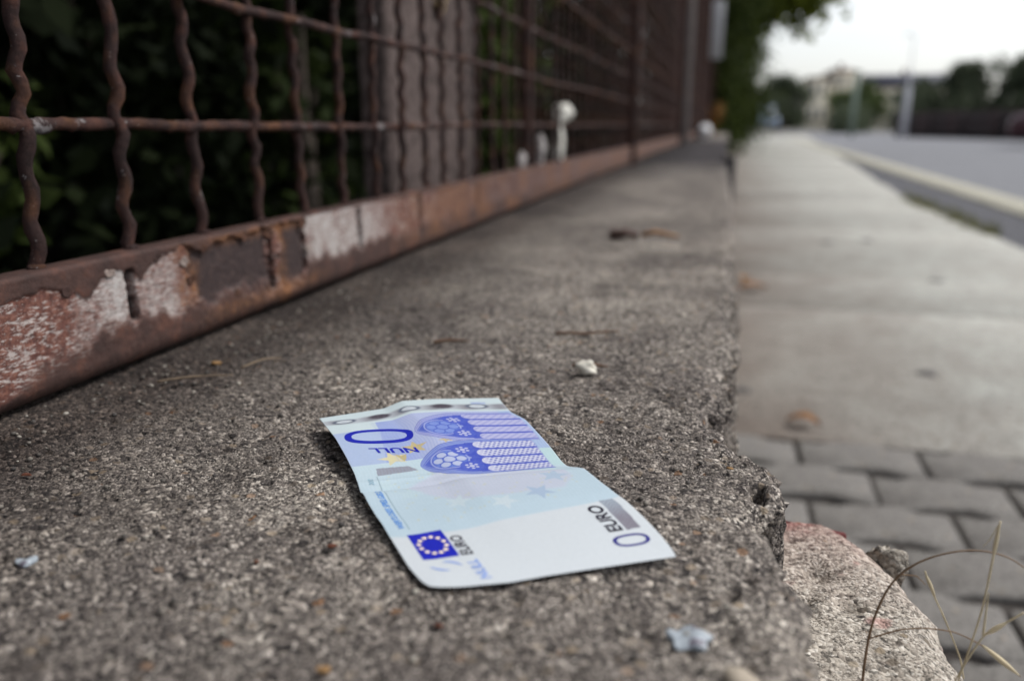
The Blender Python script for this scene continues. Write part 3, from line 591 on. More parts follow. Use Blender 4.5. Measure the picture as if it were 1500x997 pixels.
# bottom rail: rounded tube section, front face in relief (flaked paint, slits)
XF = -0.2855; ZB, ZT = 0.001, 0.0585
prof = []                                   # (x offset from the front, z)
nfr = 64
for q in np.linspace(-1.5, 0.0, 14): prof.append((-0.009 + 0.009 * math.cos(q), ZB + 0.010 + 0.010 * math.sin(q)))
for q in np.linspace(ZB + 0.011, ZT - 0.0025, nfr): prof.append((0.0, q))
for q in np.linspace(0.2, 1.57, 7): prof.append((-0.0025 + 0.0025 * math.cos(q), ZT - 0.0025 + 0.0025 * math.sin(q)))
prof += [(-0.006, ZT), (-0.0125, ZT), (-0.0148, ZT - 0.002), (-0.015, ZB + 0.02), (-0.0148, ZB + 0.004)]
prof = np.array(prof); npf = len(prof)
def rail(y, fine):
    Y = np.broadcast_to(y[:, None], (len(y), npf)); X = XF + np.broadcast_to(prof[None, :, 0], Y.shape).copy(); Z = np.broadcast_to(prof[None, :, 1], Y.shape).copy()
    P = np.stack([X, Y, Z], -1); tt = (Z - ZB) / (ZT - ZB); front = (np.arange(npf) < 14 + nfr + 2)[None, :] * 1.0
    # upper limit of the flaked zone as a wavy line along the rail
    lim = np.interp(y, [0.1, 0.255, 0.272, 0.288, 0.300, 0.312, 0.318, 0.325, 0.335, 0.347, 0.352, 0.362, 0.368, 0.375, 0.392, 0.398, 0.43, 0.47, 0.50, 0.522, 0.53, 0.61, 0.64, 0.70, 5], [0.74, 0.76, 0.84, 0.87, 0.82, 0.74, 0.70, 0.82, 0.89, 0.84, 0.72, 0.84, 0.92, 0.94, 0.95, 0.88, 0.92, 0.95, 0.95, 0.97, 1.1, 1.1, 1.05, 0.95, 0.9])[:, None] + (fbm(P * [0, 1, 0], 160, 3, 51) - .5) * 0.10
    low = np.interp(y, [0.1, 0.26, 0.29, 0.33, 0.37, 0.40, 0.47, 0.52, 0.53, 0.60, 0.7, 5], [0.02, 0.05, 0.34, 0.40, 0.34, 0.34, 0.26, 0.22, 0.42, 0.40, 0.40, 0.40])[:, None] + (fbm(P, 90, 3, 52) - .5) * 0.35
    zone = (0.42 + 0.58 * ss(1.0, 0.66, Y)) * ss(-0.012, 0.012, lim - tt) * ss(-0.08, 0.10, tt - low) * front
    yq = Y + (fbm(P, 120, 3, 53) - .5) * 0.019
    bare = zone * (ss(0.392, 0.397, yq) * ss(0.478, 0.474, yq) + ss(0.488, 0.492, yq) * ss(0.526, 0.522, yq))
    white = zone * (ss(0.524, 0.529, yq) * ss(0.70, 0.60, yq) + 0.6 * ss(0.318, 0.335, yq) * ss(0.395, 0.37, yq) + 0.55 * ss(0.300, 0.315, yq) * ss(0.342, 0.335, yq))
    orange = front * (np.exp(-((yq - 0.391) / 0.007) ** 2) * ss(0.3, 0.5, tt) + 0.9 * np.exp(-((tt - 0.93) / 0.06) ** 2) * ss(0.40, 0.43, yq) * ss(0.53, 0.51, yq) + .8 * np.exp(-((yq - .494) / .006) ** 2) + .7 * np.exp(-((tt - .2) / .08) ** 2) * ss(.39, .42, yq) * ss(.58, .52, yq))
    relief = -0.0009 * zone - 0.0015 * bare + (fbm(P, 330, 3, 54) - .5) * 0.0006 * front - 0.0003 * zone * (vn(P * [1, .35, 1], 700, 55) - .5)
    slit = np.zeros_like(tt)
    for y0, wdt, t0, t1 in ((0.3455, 0.0034, 0.40, 0.84), (0.4795, 0.0036, 0.24, 0.92), (0.5245, 0.0020, 0.34, 0.92), (0.618, 0.0040, 0.36, 0.93), (0.757, 0.0035, 0.3, 0.9), (0.95, .003, .4, .9)):
        yy = Y + (tt - .6) * 0.004 + (vn(P, 300, 56) - .5) * .0015
        slit = np.maximum(slit, ss(wdt, wdt * .55, np.abs(yy - y0)) * ss(t0 - .02, t0 + .05, tt) * ss(t1 + .03, t1 - .04, tt) * front)
    relief = relief - 0.010 * slit
    P[..., 0] += relief
    orange = np.maximum(orange, front * .75 * ss(.64, .8, Y) * ss(.42, .62, fbm(P, 26, 3, 57)) * ss(.02, .25, tt))
    mask = np.stack([zone, bare, white, np.ones_like(zone)], -1); m2 = np.stack([orange, ss(.05, .3, slit), tt, np.ones_like(zone)], -1)
    return P, mask, m2
M_rail, t, p = newmat('flaking_rail'); c = coord(t)
A1 = nd(t, 'ShaderNodeAttribute', attribute_name='wear'); A2 = nd(t, 'ShaderNodeAttribute', attribute_name='rust')
s1 = t.nodes.new('ShaderNodeSeparateColor'); t.links.new(A1.outputs['Color'], s1.inputs[0]); s2 = t.nodes.new('ShaderNodeSeparateColor'); t.links.new(A2.outputs['Color'], s2.inputs[0])
cst = coord(t, (1.0, 0.3, 1.15))
nA = noise(t, c, 55, 6, 0.68); nB = noise(t, c, 300, 5, 0.72); nC = noise(t, cst, 640, 4, 0.78)
coat = ramp(t, nA, [(0.3, (0.024, 0.0135, 0.012)), (0.55, (0.054, 0.027, 0.022)), (0.72, (0.115, 0.047, 0.031))])
coat = mixc(t, ramp(t, nB, [(0.6, 0), (0.72, 0.6)]), coat, (0.10, 0.066, 0.057))
redp = ramp(t, nB, [(0.32, (0.05, 0.024, 0.021)), (0.5, (0.115, 0.045, 0.034)), (0.66, (0.19, 0.088, 0.064))])
zn = mixc(t, ramp(t, mixc(t, .35, nC, nA), [(0.515, 0), (0.585, 0.85)]), redp, (0.40, 0.36, 0.34))
wm = mixc(t, 1.0, s1.outputs[2], ramp(t, mixc(t, .4, nC, nA), [(0.40, 0.08), (0.53, 1)]), 'MULTIPLY')
zn = mixc(t, wm, zn, ramp(t, nB, [(0.3, (0.25, 0.21, 0.195)), (0.7, (0.45, 0.435, 0.425))]))
cl = mixc(t, s1.outputs[0], coat, zn)
barec = ramp(t, nB, [(0.3, (0.018, 0.011, 0.0115)), (0.55, (0.036, 0.0225, 0.022)), (0.75, (0.075, 0.047, 0.039))])
cl = mixc(t, s1.outputs[1], cl, barec)
orm = mixc(t, 1.0, s2.outputs[0], ramp(t, mixc(t, .5, nA, nB), [(0.40, 0.1), (0.56, 1.0)]), 'MULTIPLY')
cl = mixc(t, orm, cl, ramp(t, nB, [(0.3, (0.095, 0.037, 0.018)), (0.7, (0.2, 0.088, 0.034))]))
cl = mixc(t, s2.outputs[1], cl, (0.010, 0.007, 0.007))  # slits painted near black, standing in for the shade inside them
t.links.new(cl, p.inputs['Base Color']); p.inputs['Roughness'].default_value = 0.78; p.inputs['Specular IOR Level'].default_value = 0.3
bump(t, p, nB, 0.8, 0.0008)
def add_rail(y, fine):
    P, m1, m2 = rail(y, fine); o = mk('rail', P, gridf(npf, len(y))[:, ::-1], M_rail, fence, smooth=True)
    for nm, m in (('wear', m1), ('rust', m2)):
        a = o.data.color_attributes.new(nm, 'FLOAT_COLOR', 'POINT'); a.data.foreach_set('color', m.astype(np.float32).ravel())
    return o
add_rail(np.concatenate([np.linspace(-0.5, 0.2, 20), np.arange(0.202, 0.72, 0.0011), np.arange(0.722, 1.2, 0.004), np.linspace(1.21, 2.58, 120)]), True)
POSTS = [2.605, 5.25, 7.9, 10.55, 13.2, 15.85, 18.5]
for a, b in zip(POSTS[:-1], POSTS[1:]): add_rail(np.linspace(a + 0.03, b - 0.03, 60), False)
# curled flakes of paint still hanging on along the edges of the bare patches
flk = []
for (y, t_, sz, tilt, light) in ((.303, .80, .0026, .5, 0), (.331, .865, .0022, .6, 1), (.3655, .905, .0024, .6, 0), (.388, .80, .0026, .8, 1), (.3925, .62, .0030, .9, 2), (.406, .885, .0026, .7, 2), (.449, .92, .0028, .7, 2), (.4765, .88, .0030, .9, 2), (.487, .62, .0022, .7, 0), (.5215, .91, .0030, .9, 2), (.5275, .60, .0026, .6, 1), (.437, .33, .0024, .5, 2)):
    th_, rr_ = np.meshgrid(np.linspace(0, 2 * np.pi, 15)[:-1], np.linspace(0.02, 1, 5)); k_ = .55 + .95 * vn(np.stack([np.cos(th_) + y * 900, np.sin(th_), th_ * 0], -1), 1.7, 3)
    u_, v_ = rr_ * np.cos(th_) * k_, rr_ * np.sin(th_) * k_
    yy = y + u_ * sz * 1.3; zz_ = ZB + t_ * (ZT - ZB) + v_ * sz; xx = XF - .0003 + np.clip((u_ * .6 + v_ * .5 * (1 if t_ > .6 else -1) + .2), 0, 2) ** 1.6 * sz * .5 * tilt
    o = mk('paint_flake', np.stack([xx, yy, zz_], -1), gridf(14, 5, True), (M_rail, M_flk1, M_flk2)[light], fence, smooth=True)
    sm_ = o.modifiers.new('thickness', 'SOLIDIFY'); sm_.thickness = .0003
FT = 1.85
# crimped uprights (a few shapes, reused), spaced 6.25 cm
PER = 0.0236
def rod(seed, zs, zb, r=0.0031, amp=0.00115, bow=0.0):
    rs = np.random.default_rng(seed); z = np.arange(zb, zs, 0.0019 if zs < 0.7 else 0.0045)
    ph = rs.uniform(0, 6.28); wv = np.sin(2 * np.pi * z / PER + ph + 1.1 * np.sin(z * 37 + seed * 1.7) + .7 * np.sin(z * 83 + seed))
    am = amp * (0.55 + 0.95 * vn(np.stack([z * 0 + seed, z, z * 0], 1), 30, seed))
    P = np.stack([wv * am * 0.75 + (vn(np.stack([z, z * 0 + seed, z * 0], 1), 55, 5) - .5) * .0016 + bow * np.sin(z * 5 + seed), wv * am * 0.8 + bow * np.cos(z * 6 + seed * 2), z], 1)
    rr = r * (0.93 + 0.2 * vn(P + seed, 160, seed))
    V, F = tube(P, rr, 9); k = (fbm(V + seed, 380, 3, seed) - .5) * 0.0019
    ax = np.repeat(P, 9, 0); nrm = V[:len(ax)] - ax; nrm /= np.linalg.norm(nrm, axis=1)[:, None]; V[:len(ax)] += nrm * k[:len(ax), None]
    return V, F
detail = [mdata('upright_rod', *rod(s, FT, 0.03, bow=0.0010), M_rod, True) for s in range(1, 13)]
XW = -0.2960
yw0 = 0.2955; pitch = 0.0627; k = -4
while True:
    y = yw0 + pitch * k
    if y > 15.8: break
    if min(abs(y - q) for q in POSTS) > 0.02:
        lean = {0: (-.02, -.06), 1: (.0, -.045), 2: (0, .0), 3: (.01, -.03), 4: (0, .02)}.get(k, (random.uniform(-.02, .02), random.uniform(-.02, .02)))
        o = link('upright_rod', detail[k % 12], fence, tuple(np.array([XW + random.uniform(-.0006, .0006), y + random.uniform(-.0015, .0015), 0]) - wloc(fence)), (lean[1], lean[0] * .3, random.uniform(-.3, .3)))
    k += 1
# level rods
nb = 0
for a, b in zip([-0.5] + POSTS[:-1], POSTS):
    if b > 16: break
    zz_ = 0.1195
    while zz_ < FT:
        st = 0.003 if a < 0 and zz_ < 0.3 else 0.02
        y = np.arange(a, b + st, st); P = np.stack([np.full_like(y, XW + (0.0035 if nb % 2 else -0.0005)) + 0.0022 * np.cos(np.pi * (y - yw0) / pitch), y, zz_ + 0.0012 * np.sin(y * 7 + nb) + (vn(np.stack([y, y * 0, y * 0 + nb], 1), 40, 3) - .5) * .0012], 1)
        rr = 0.0029 * (0.9 + 0.25 * vn(P, 150, 2)); V, F = tube(P, rr, 8); V[:, 2] += np.where(V[:, 2] < zz_, -1, .4) * np.clip(vn(V, 190, 77) - .6, 0, 1) * 0.005 * (st < .01)
        mk('level_rod', V, F, M_rod, fence, smooth=True); zz_ += 0.0705; nb += 1
# weld blobs where the uprights meet the rail, joined into one small part
mb = MB()
for k in range(-2, 20):
    y = yw0 + pitch * k; V, F = rock((XW + .002, y + .001, ZT + .0005), (.0036, .0044, .0018), k + 40, .35, 2); mb.add(V, F)
tag(mb.build('weld_bead', M_rod, fence, smooth=True), kind='stuff')
# posts of the fence
for i, y in enumerate(POSTS):
    V, F = box(XF - 0.030, XF + 0.012, y - 0.021, y + 0.021, -0.002, FT + 0.1, 0.003); mk('post', V, F, M_post, fence)
V, F = box(XW - 0.012, XW + 0.006, 1.243, 1.262, ZT, FT + 0.02, 0.002); mk('post', V, F, M_post, fence)

# ------------------------------------------------------------------ things close by: concrete pillar, litter, twigs, stones
def pillar(name, x0, x1, y0, y1, z0, z1, mat, label, cat, seed, rough=.010, group=None):
    n = 14; nz = 90; per = []
    for i in range(n): per.append((x0 + (x1 - x0) * i / n, y0))
    for i in range(n): per.append((x1, y0 + (y1 - y0) * i / n))
    for i in range(n): per.append((x1 - (x1 - x0) * i / n, y1))
    for i in range(n): per.append((x0, y1 - (y1 - y0) * i / n))
    per = np.array(per); m = len(per); zz = np.linspace(z0, z1, nz); P = np.zeros((nz, m, 3)); P[..., :2] = per[None]; P[..., 2] = zz[:, None]
    c0 = np.array([(x0 + x1) / 2, (y0 + y1) / 2]); d = P[..., :2] - c0; k = (fbm(P, 14, 4, seed) - .55) * rough * 2; k -= 0.02 * np.clip(vn(P, 11, seed + 3) - .74, 0, 1) * 4
    P[..., :2] += d / np.linalg.norm(d, axis=-1)[..., None] * k[..., None]; P = P.reshape(-1, 3)
    P = np.concatenate([P, [[c0[0], c0[1], z1 + .01]]]); j = np.arange(m); top = np.stack([(nz - 1) * m + j, (nz - 1) * m + (j + 1) % m, np.full(m, nz * m)], 1)
    return tag(mk(name, P, [gridf(m, nz, True), top], mat, origin=(*c0, z0), smooth=True), label, cat, group)
M_pill = aggregate('pillar_concrete', [(0, (0.07, 0.056, 0.053)), (0.5, (0.118, 0.095, 0.09)), (1, (0.175, 0.143, 0.135))], 120.0, (0.62, 0.57, 0.56), (1.1, 1.04, 1.02), 0.06, 0.002)
pillar('stone_pillar', -0.402, -0.372, 0.885, 1.235, -0.22, 2.2, M_pill, 'flat grey concrete pillar with chips standing behind the rusty mesh', 'pillar', 3, .0035)
M_moss = plain('yellow_lichen', (0.42, 0.31, 0.12), .9, .3, 80, .002)
# fallen yellow leaf caught on the pillar's near face
V, F = rock((-0.366, 1.06, 0.268), (.006, .013, .010), 9, .5, 2); tag(mk('dry_leaf', V, F, M_moss, origin=(-.372, 1.06, .268), smooth=True), 'crumpled yellow leaf clinging to the chipped concrete pillar', 'leaf')
def crumple(name, c, r, seed, mat, label, cat, group=None, rough=.5, sub=4):
    bm = bmesh.new(); bmesh.ops.create_icosphere(bm, subdivisions=sub, radius=1.0); bm.verts.index_update(); V = np.array([v.co[:] for v in bm.verts]); F = np.array([[v.index for v in f.verts] for f in bm.faces]); bm.free()
    rid = np.abs(fbm(V + seed * 3.1, 1.6, 4, seed) - .5) * 2; k = 1 - rough * .6 + rough * rid * 1.6
    return tag(mk(name, V * k[:, None] * np.asarray(r) + np.asarray(c), F, mat, origin=(c[0], c[1], c[2] - r[2])), label, cat, group)
M_tissue = plain('tissue', (0.48, 0.47, 0.43), .9, .22, 45)
M_tis2 = plain('grey_tissue', (0.27, 0.25, 0.245), .9, .15, 30)
def wad(name, x, y, pts, mat, label, group):      # a strip of paper twisted upwards; pts: (dy, z, half width)
    P = np.array(pts, float); n = 40; s = np.linspace(0, 1, n); u = np.linspace(0, 1, len(P)); Q = np.stack([np.interp(s, u, P[:, k]) for k in range(3)], 1)
    for _ in range(3): Q[1:-1] = (Q[:-2] + 2 * Q[1:-1] + Q[2:]) / 4
    C0 = np.stack([np.full(n, x), y + Q[:, 0], Q[:, 1]], 1); m = 18; th = np.linspace(0, 2 * np.pi, m, endpoint=False)
    V = np.zeros((n, m, 3)); V[..., 0] = x + Q[:, 2:3] * .62 * np.cos(th); V[..., 1] = C0[:, 1:2] + Q[:, 2:3] * np.sin(th); V[..., 2] = C0[:, 2:3]
    d = V - C0[:, None]; k = 1 + (np.abs(fbm(V, 55, 3, 8) - .5) - .12) * 1.5; V = C0[:, None] + d * k[..., None]
    V = V.reshape(-1, 3); V = np.concatenate([V, C0[:1], C0[-1:]]); j = np.arange(m); jj = (j + 1) % m; b = (n - 1) * m
    return tag(mk(name, V, [gridf(m, n, True), np.stack([np.full(m, n * m), jj, j], 1), np.stack([np.full(m, n * m + 1), b + j, b + jj], 1)], mat, origin=(x, y, ZT), smooth=True), label, 'litter', group)
G = 'twisted white scraps stuck on the fence rail'
wad('paper_scrap', -0.300, 1.50, [(0, .0575, .016), (.0, .075, .020), (.01, .092, .022), (.012, .112, .016), (.004, .118, .010), (.012, .124, .020), (.03, .136, .036), (.04, .150, .034), (.045, .158, .018)], M_tissue, 'tall white twisted scrap with a bulging top on the fence rail', G)
wad('paper_scrap', -0.300, 1.355, [(0, .0575, .011), (0, .07, .014), (.006, .085, .016), (.004, .098, .013), (0, .106, .006)], M_tis2, 'greyish middle scrap between the tall white scrap and the smallest one', G)
wad('paper_scrap', -0.300, 1.225, [(0, .0575, .010), (0, .065, .012), (.004, .074, .010), (.004, .082, .005)], M_tis2, 'smallest grey scrap on the rail, nearest the concrete pillar', G)
M_bag = plain('white_plastic', (0.6, 0.6, 0.62), .5, .1, 20)
crumple('plastic_bag', (-0.21, 7.75, 0.055), (.075, .08, .07), 4, M_bag, 'small crumpled white plastic bag lying far along the wall top', 'bag')
# dry orange weed growing behind it
M_dry = leafmat('dry_weed', (0.16, 0.075, 0.025), (0.36, 0.19, 0.07), .2)
def leaves(n, cen, spread, size, seed, flat=0.0, aspect=.5, shape='gauss'):
    r = np.random.default_rng(seed); cen = np.asarray(cen, float); sp = np.asarray(spread, float)
    idx = r.integers(0, len(cen), n)
    if shape == 'gauss': off = r.normal(size=(n, 3)) * .5
    else:
        off = r.normal(size=(n, 3)); off /= np.linalg.norm(off, axis=1)[:, None]; off *= r.uniform(.55, 1, (n, 1))
    spn = sp[idx] if sp.ndim == 2 else sp[None]
    P = cen[idx] + off * spn
    d = r.normal(size=(n, 3)); d[:, 2] = d[:, 2] * (1 - flat) - .25; d /= np.linalg.norm(d, axis=1)[:, None]
    s = r.normal(size=(n, 3)); s = np.cross(d, s); s /= np.linalg.norm(s, axis=1)[:, None]; nr = np.cross(d, s)
    L = size * r.uniform(.6, 1.3, (n, 1)); Wd = L * aspect * .5
    V = np.stack([P, P + d * L * .5 + s * Wd + nr * L * .08, P + d * L, P + d * L * .5 - s * Wd + nr * L * .08], 1)
    return V.reshape(-1, 3), np.arange(n * 4).reshape(n, 4)
weed = empty('dry_weed', (-.20, 8.6, -.002), 'dry orange brown weed standing on the wall behind the white bag', 'plant')
V, F = leaves(160, [(-.2 + .02 * i, 8.6, .05 + .045 * i) for i in range(6)], (.05, .06, .05), .05, 3); mk('foliage', V, F, M_dry, weed)
mk('stem', *tube([(-.2, 8.6, -.003), (-.17, 8.6, .12), (-.09, 8.6, .3)], [.006, .005, .002], 6), M_dry, weed)
# dark upright box making a dark strip on the outer face of the wall
M_dark = plain('dark_finish', (0.018, 0.016, 0.02), .6, .3, 20, .001)
st = tag(mk('dark_stub', *box(-0.012, 0.030, 2.92, 2.97, ZP, 0.010, .003), M_dark, origin=(.01, 2.945, ZP)), 'dark upright stub standing against the wall edge by the pavement', 'post')
mk('cap', *box(-0.016, 0.034, 2.916, 2.974, 0.0105, 0.0155, .002), M_dark, st)
# small things lying on the wall
M_shell = plain('white_pebble', (0.6, 0.57, 0.5), .7, .1, 200); M_twig = plain('twig', (0.12, 0.07, 0.045), .85, .3, 120, .0006); M_straw = plain('straw', (0.17, 0.125, 0.085), .7, .25, 150)
V, F = rock((-0.0615, 0.3885, 0.0026), (.0046, .0034, .0036), 3, .9, 3); tag(mk('pebble', V, F, M_shell, origin=(-.0615, .3885, -.001), smooth=True), 'small cream white pebble lying on the wall beyond the banknote', 'pebble')
def flake(name, c, r, h, npt, seed, mat, label, cat, rot=0.0, group=None):
    rs = np.random.default_rng(seed); n = npt * 6; th = np.linspace(0, 2 * np.pi, n, endpoint=False); k = 1 + .2 * np.sin(npt * th + rs.uniform(0, 6)) + .07 * np.sin(2 * th + 1)
    outl = np.stack([r * k * np.cos(th + rot), r * .9 * k * np.sin(th + rot)], 1); rings = [0.02, .35, .7, .92, 1.0]; V = []
    for q in rings:
        x = outl * q; V.append(np.c_[x, h * (1 - .55 * q ** 4) + .0005 * np.sin(x[:, 0] * 900) * (q > .2)])
    V.append(np.c_[outl * .97, np.full(n, -.0005)]); V = np.concatenate(V) + np.asarray(c)
    return tag(mk(name, V, gridf(n, 6, True), mat, origin=c, smooth=True), label, cat, group)
M_gum, t, p = newmat('chewing_gum'); c_ = coord(t); t.links.new(ramp(t, noise(t, c_, 230, 4, .6), [(.42, (.25, .285, .32)), (.58, (.34, .38, .42)), (.30, (.13, .12, .15))]), p.inputs['Base Color']); p.inputs['Roughness'].default_value = .5
flake('chewing_gum', (-0.0015, 0.1800, -0.0010), 0.0050, .0010, 5, 2, M_gum, 'flat pale blue grey star shaped blob of gum near the crumbled edge', 'gum', .5)
flake('paint_chip', (-0.187, 0.1695, -0.0006), 0.0027, .0006, 3, 5, M_gum, 'pale bluish chip at the left, in front of the fence rail', 'chip')
M_beige = plain('beige_stone', (0.36, 0.31, 0.25), .8, .15, 120)
V, F = rock((0.0115, 0.163, 0.0003), (.0035, .0075, .0024), 12, .3, 3); tag(mk('stone', rotz(V, .5, (0.0115, .163, 0)), F, M_beige, origin=(.0115, .163, -.002), smooth=True), 'beige oval stone set in the wall near the gum blob', 'stone')
def stick(name, pts, r, mat, label, cat, group=None):
    P = np.array(pts, float); s = np.linspace(0, 1, 16); u = np.linspace(0, 1, len(P)); Q = np.stack([np.interp(s, u, P[:, k]) for k in range(3)], 1)
    for _ in range(2): Q[1:-1] = (Q[:-2] + 2 * Q[1:-1] + Q[2:]) / 4
    V, F = tube(Q, r * np.interp(s, [0, .5, 1], [1, .9, .4]), 6); V += (vn(V, 300, 5)[:, None] - .5) * r * .5
    return tag(mk(name, V, F, mat, origin=P[0], smooth=True), label, cat, group)
GT = 'dry twigs and straws lying on the wall'
stick('twig', [(-.0700, .3975, .001), (-.062, .3985, .0022), (-.052, .400, .001)], .0011, M_twig, 'short brown twig lying just behind the cream pebble', 'twig', GT)
stick('twig', [(-.092, .462, .001), (-.075, .463, .0015), (-.056, .476, .001)], .0010, M_twig, 'thin brown twig further along the wall than the cream pebble', 'twig', GT)
stick('twig', [(-.155, .425, .0005), (-.148, .43, .0012), (-.136, .432, .0008)], .0012, M_twig, 'dark bit of twig between banknote and fence rail', 'twig', GT)
stick('straw', [(-.258, .321, .001), (-.245, .329, .0022), (-.229, .340, .001)], .0006, M_straw, 'pale dry straw lying close under the flaking rail', 'straw', GT)
stick('straw', [(-.232, .352, .001), (-.226, .362, .003), (-.222, .374, .001)], .0006, M_straw, 'short thin straw under the rail beside the longer straw', 'straw', GT)
leaf = stick('dry_leaf', [(-.118, .90, .003), (-.103, .895, .006), (-.088, .895, .004)], .0062, plain('dark_leaf', (.075, .048, .04), .8, .3, 60), 'curled dark brown leaf with a pale stalk lying on the wall', 'leaf')
mk('stalk', *tube([(-.084, .895, .005), (-.07, .9, .008), (-.046, .906, .003)], [.003, .003, .0018], 6), plain('leaf_stalk', (.25, .14, .07), .8, .2, 60), leaf)
M_rustbit = plain('rust_flake', (.1, .035, .02), .85, .3, 200); M_ochre = plain('ochre_flake', (.24, .14, .06), .85, .3, 200)
GF = 'flakes of rust lying on the wall'
for n_, (x, y, r, m, l) in enumerate(((-.2505, .358, .0028, M_ochre, 'orange crumb of rust below the bare patch of the rail'), (-.2335, .2175, .0016, M_rustbit, 'red brown flake of rust lying left of the straws'), (-.0815, .1455, .0018, M_ochre, 'yellow ochre crumb in front of the banknote'), (-.1055, .198, .0014, M_rustbit, 'red brown flake beside the left edge of the banknote'), (-.062, .168, .0012, M_rustbit, 'small rust flake in front of the nearest corner of the banknote'), (.008, .285, .0012, M_ochre, 'ochre crumb near the split off lump of the wall edge'))):
    V, F = rock((x, y, .0003), (r, r * .7, r * .3), n_ + 70, .9, 3); tag(mk('rust_flake', V, F, m, origin=(x, y, -.001)), l, 'flake', GF)
# leaves and gum on the pavement
M_ol = leafmat('orange_leaf', (.2, .11, .055), (.28, .15, .08), .1)
def flat_leaf(x, y, L, a, mat, label, group):
    s = np.linspace(0, 1, 9); wv = np.sin(np.pi * s) ** .8 * L * .28; z = ZP + .006 + .012 * np.sin(np.pi * s)
    V = np.stack([np.stack([s * L - L / 2, -wv, z + .006], 1), np.stack([s * L - L / 2, wv * 0, z], 1), np.stack([s * L - L / 2, wv, z + .007], 1)], 1).reshape(-1, 3)
    return tag(mk('fallen_leaf', rotz(V, a) + [x, y, 0], gridf(3, 9), mat, origin=(x, y, ZP), smooth=True), label, 'leaf', group)
GL = 'leaves fallen on the pavement'
flat_leaf(.105, 2.62, .09, .3, M_ol, 'orange fallen leaf on the pavement at the foot of the wall', GL)
flat_leaf(.155, 1.40, .055, -.3, M_ol, 'orange leaf on the pale slab next to the zigzag pavers', GL)
flat_leaf(.085, 2.75, .06, 1.2, M_dry, 'brown leaf beside the orange leaf at the wall foot', GL)
M_spot = plain('dark_gum', (.07, .066, .066), .8, .3, 60)
GG = 'dark flattened blobs on the pavement'
for n_, (x, y, r, l) in enumerate(((.45, 3.83, .028, 'dark blob on the pavement, farther left one'), (.63, 3.94, .03, 'wide grey blob on the pavement beside the darkest one'), (.70, 2.94, .024, 'grey blob on the slab nearest the asphalt strip'), (.055, 1.58, .016, 'small dark blob at the wall foot near the pavers'), (.43, 1.79, .02, 'faint grey blob on the slab near the pavers'))):
    flake('gum_blob', (x, y, ZP + .001), r, .004, 3, n_ + 11, M_spot, l, 'gum', n_, GG)

# dry grass stalks growing out of the block
M_gr = plain('brown_stalk', (0.17, 0.105, 0.06), .7, .25, 100); M_pg = plain('pale_stalk', (0.5, 0.42, 0.28), .7, .2, 100)
tuft = empty('dry_grass', (.066, .256, -.06), 'dry brown grass stalks arching over the pale broken block', 'grass')
_R, _U, _F3 = np.array(R_), np.array(U_), np.array(F_)
S = [  # x, y, z, thickness mm
 ([(.0550, .257, -.0640), (.0547, .257, -.0592), (.0547, .257, -.0444), (.0558, .2575, -.0353), (.0587, .258, -.0241), (.063, .258, -.0171), (.0693, .2575, -.0116), (.0767, .257, -.0080), (.0841, .257, -.0065), (.0919, .257, -.0080), (.0961, .2565, -.0109)], (.60, .22), M_gr),
 ([(.0550, .257, -.0430), (.0641, .2562, -.0373), (.0719, .256, -.0355), (.0799, .256, -.0356), (.0882, .256, -.0391), (.1001, .256, -.0482)], (.34, .2), M_gr),
 ([(.0862, .262, -.0560), (.0847, .262, -.0497), (.0818, .262, -.0431), (.0770, .262, -.0330), (.0733, .262, -.0263), (.0702, .262, -.0189)], (.28, .34), M_pg),
 ([(.0812, .2545, -.0640), (.0824, .255, -.0525), (.0842, .255, -.0404), (.0861, .255, -.0254), (.0866, .255, -.0076), (.0869, .255, .0043)], (.32, .40), M_pg),
 ([(.0800, .2535, -.0560), (.0822, .253, -.0468), (.0867, .253, -.0337), (.0926, .253, -.0281), (.0967, .253, -.0241)], (.26, .42), M_pg),
 ([(.0867, .253, -.0337), (.0864, .253, -.0253), (.0863, .253, -.0189)], (.5, .16), M_pg),
 ([(.0620, .258, -.0190), (.0672, .259, -.0193), (.0702, .259, -.0221)], (.3, .16), M_gr),
 ([(.0869, .255, .0039), (.0849, .255, -.0021), (.0834, .255, -.0046)], (.22, .12), M_pg)]
for pts, (r0, r1), m in S:
    P = np.array(pts); s = np.linspace(0, 1, 40); u = np.linspace(0, 1, len(P)); Q = np.stack([np.interp(s, u, P[:, k]) for k in range(3)], 1)
    for _ in range(6): Q[1:-1] = (Q[:-2] + 2 * Q[1:-1] + Q[2:]) / 4
    V, F = tube(Q, np.linspace(r0, r1, 40) / 1250 * (1 + .25 * (vn(Q, 400, 4) - .5)), 7); mk('stalk', V, F, m, tuft, smooth=True)
for P0, P1, rr in (((.0880, .256, -.0390), (.1001, .256, -.0482), .0009), ((.0703, .262, -.0195), (.0745, .262, -.0280), .0006), ((.0872, .253, -.0333), (.0930, .253, -.0278), .0008), ((.0866, .2552, -.0090), (.0869, .2552, .0040), .0006)):
    s = np.linspace(0, 1, 9)[:, None]; V, F = tube(np.array(P0) * (1 - s) + np.array(P1) * s, rr * np.sin(np.pi * np.linspace(.08, .97, 9)), 7); mk('seed_head', V, F, M_pg, tuft, smooth=True)

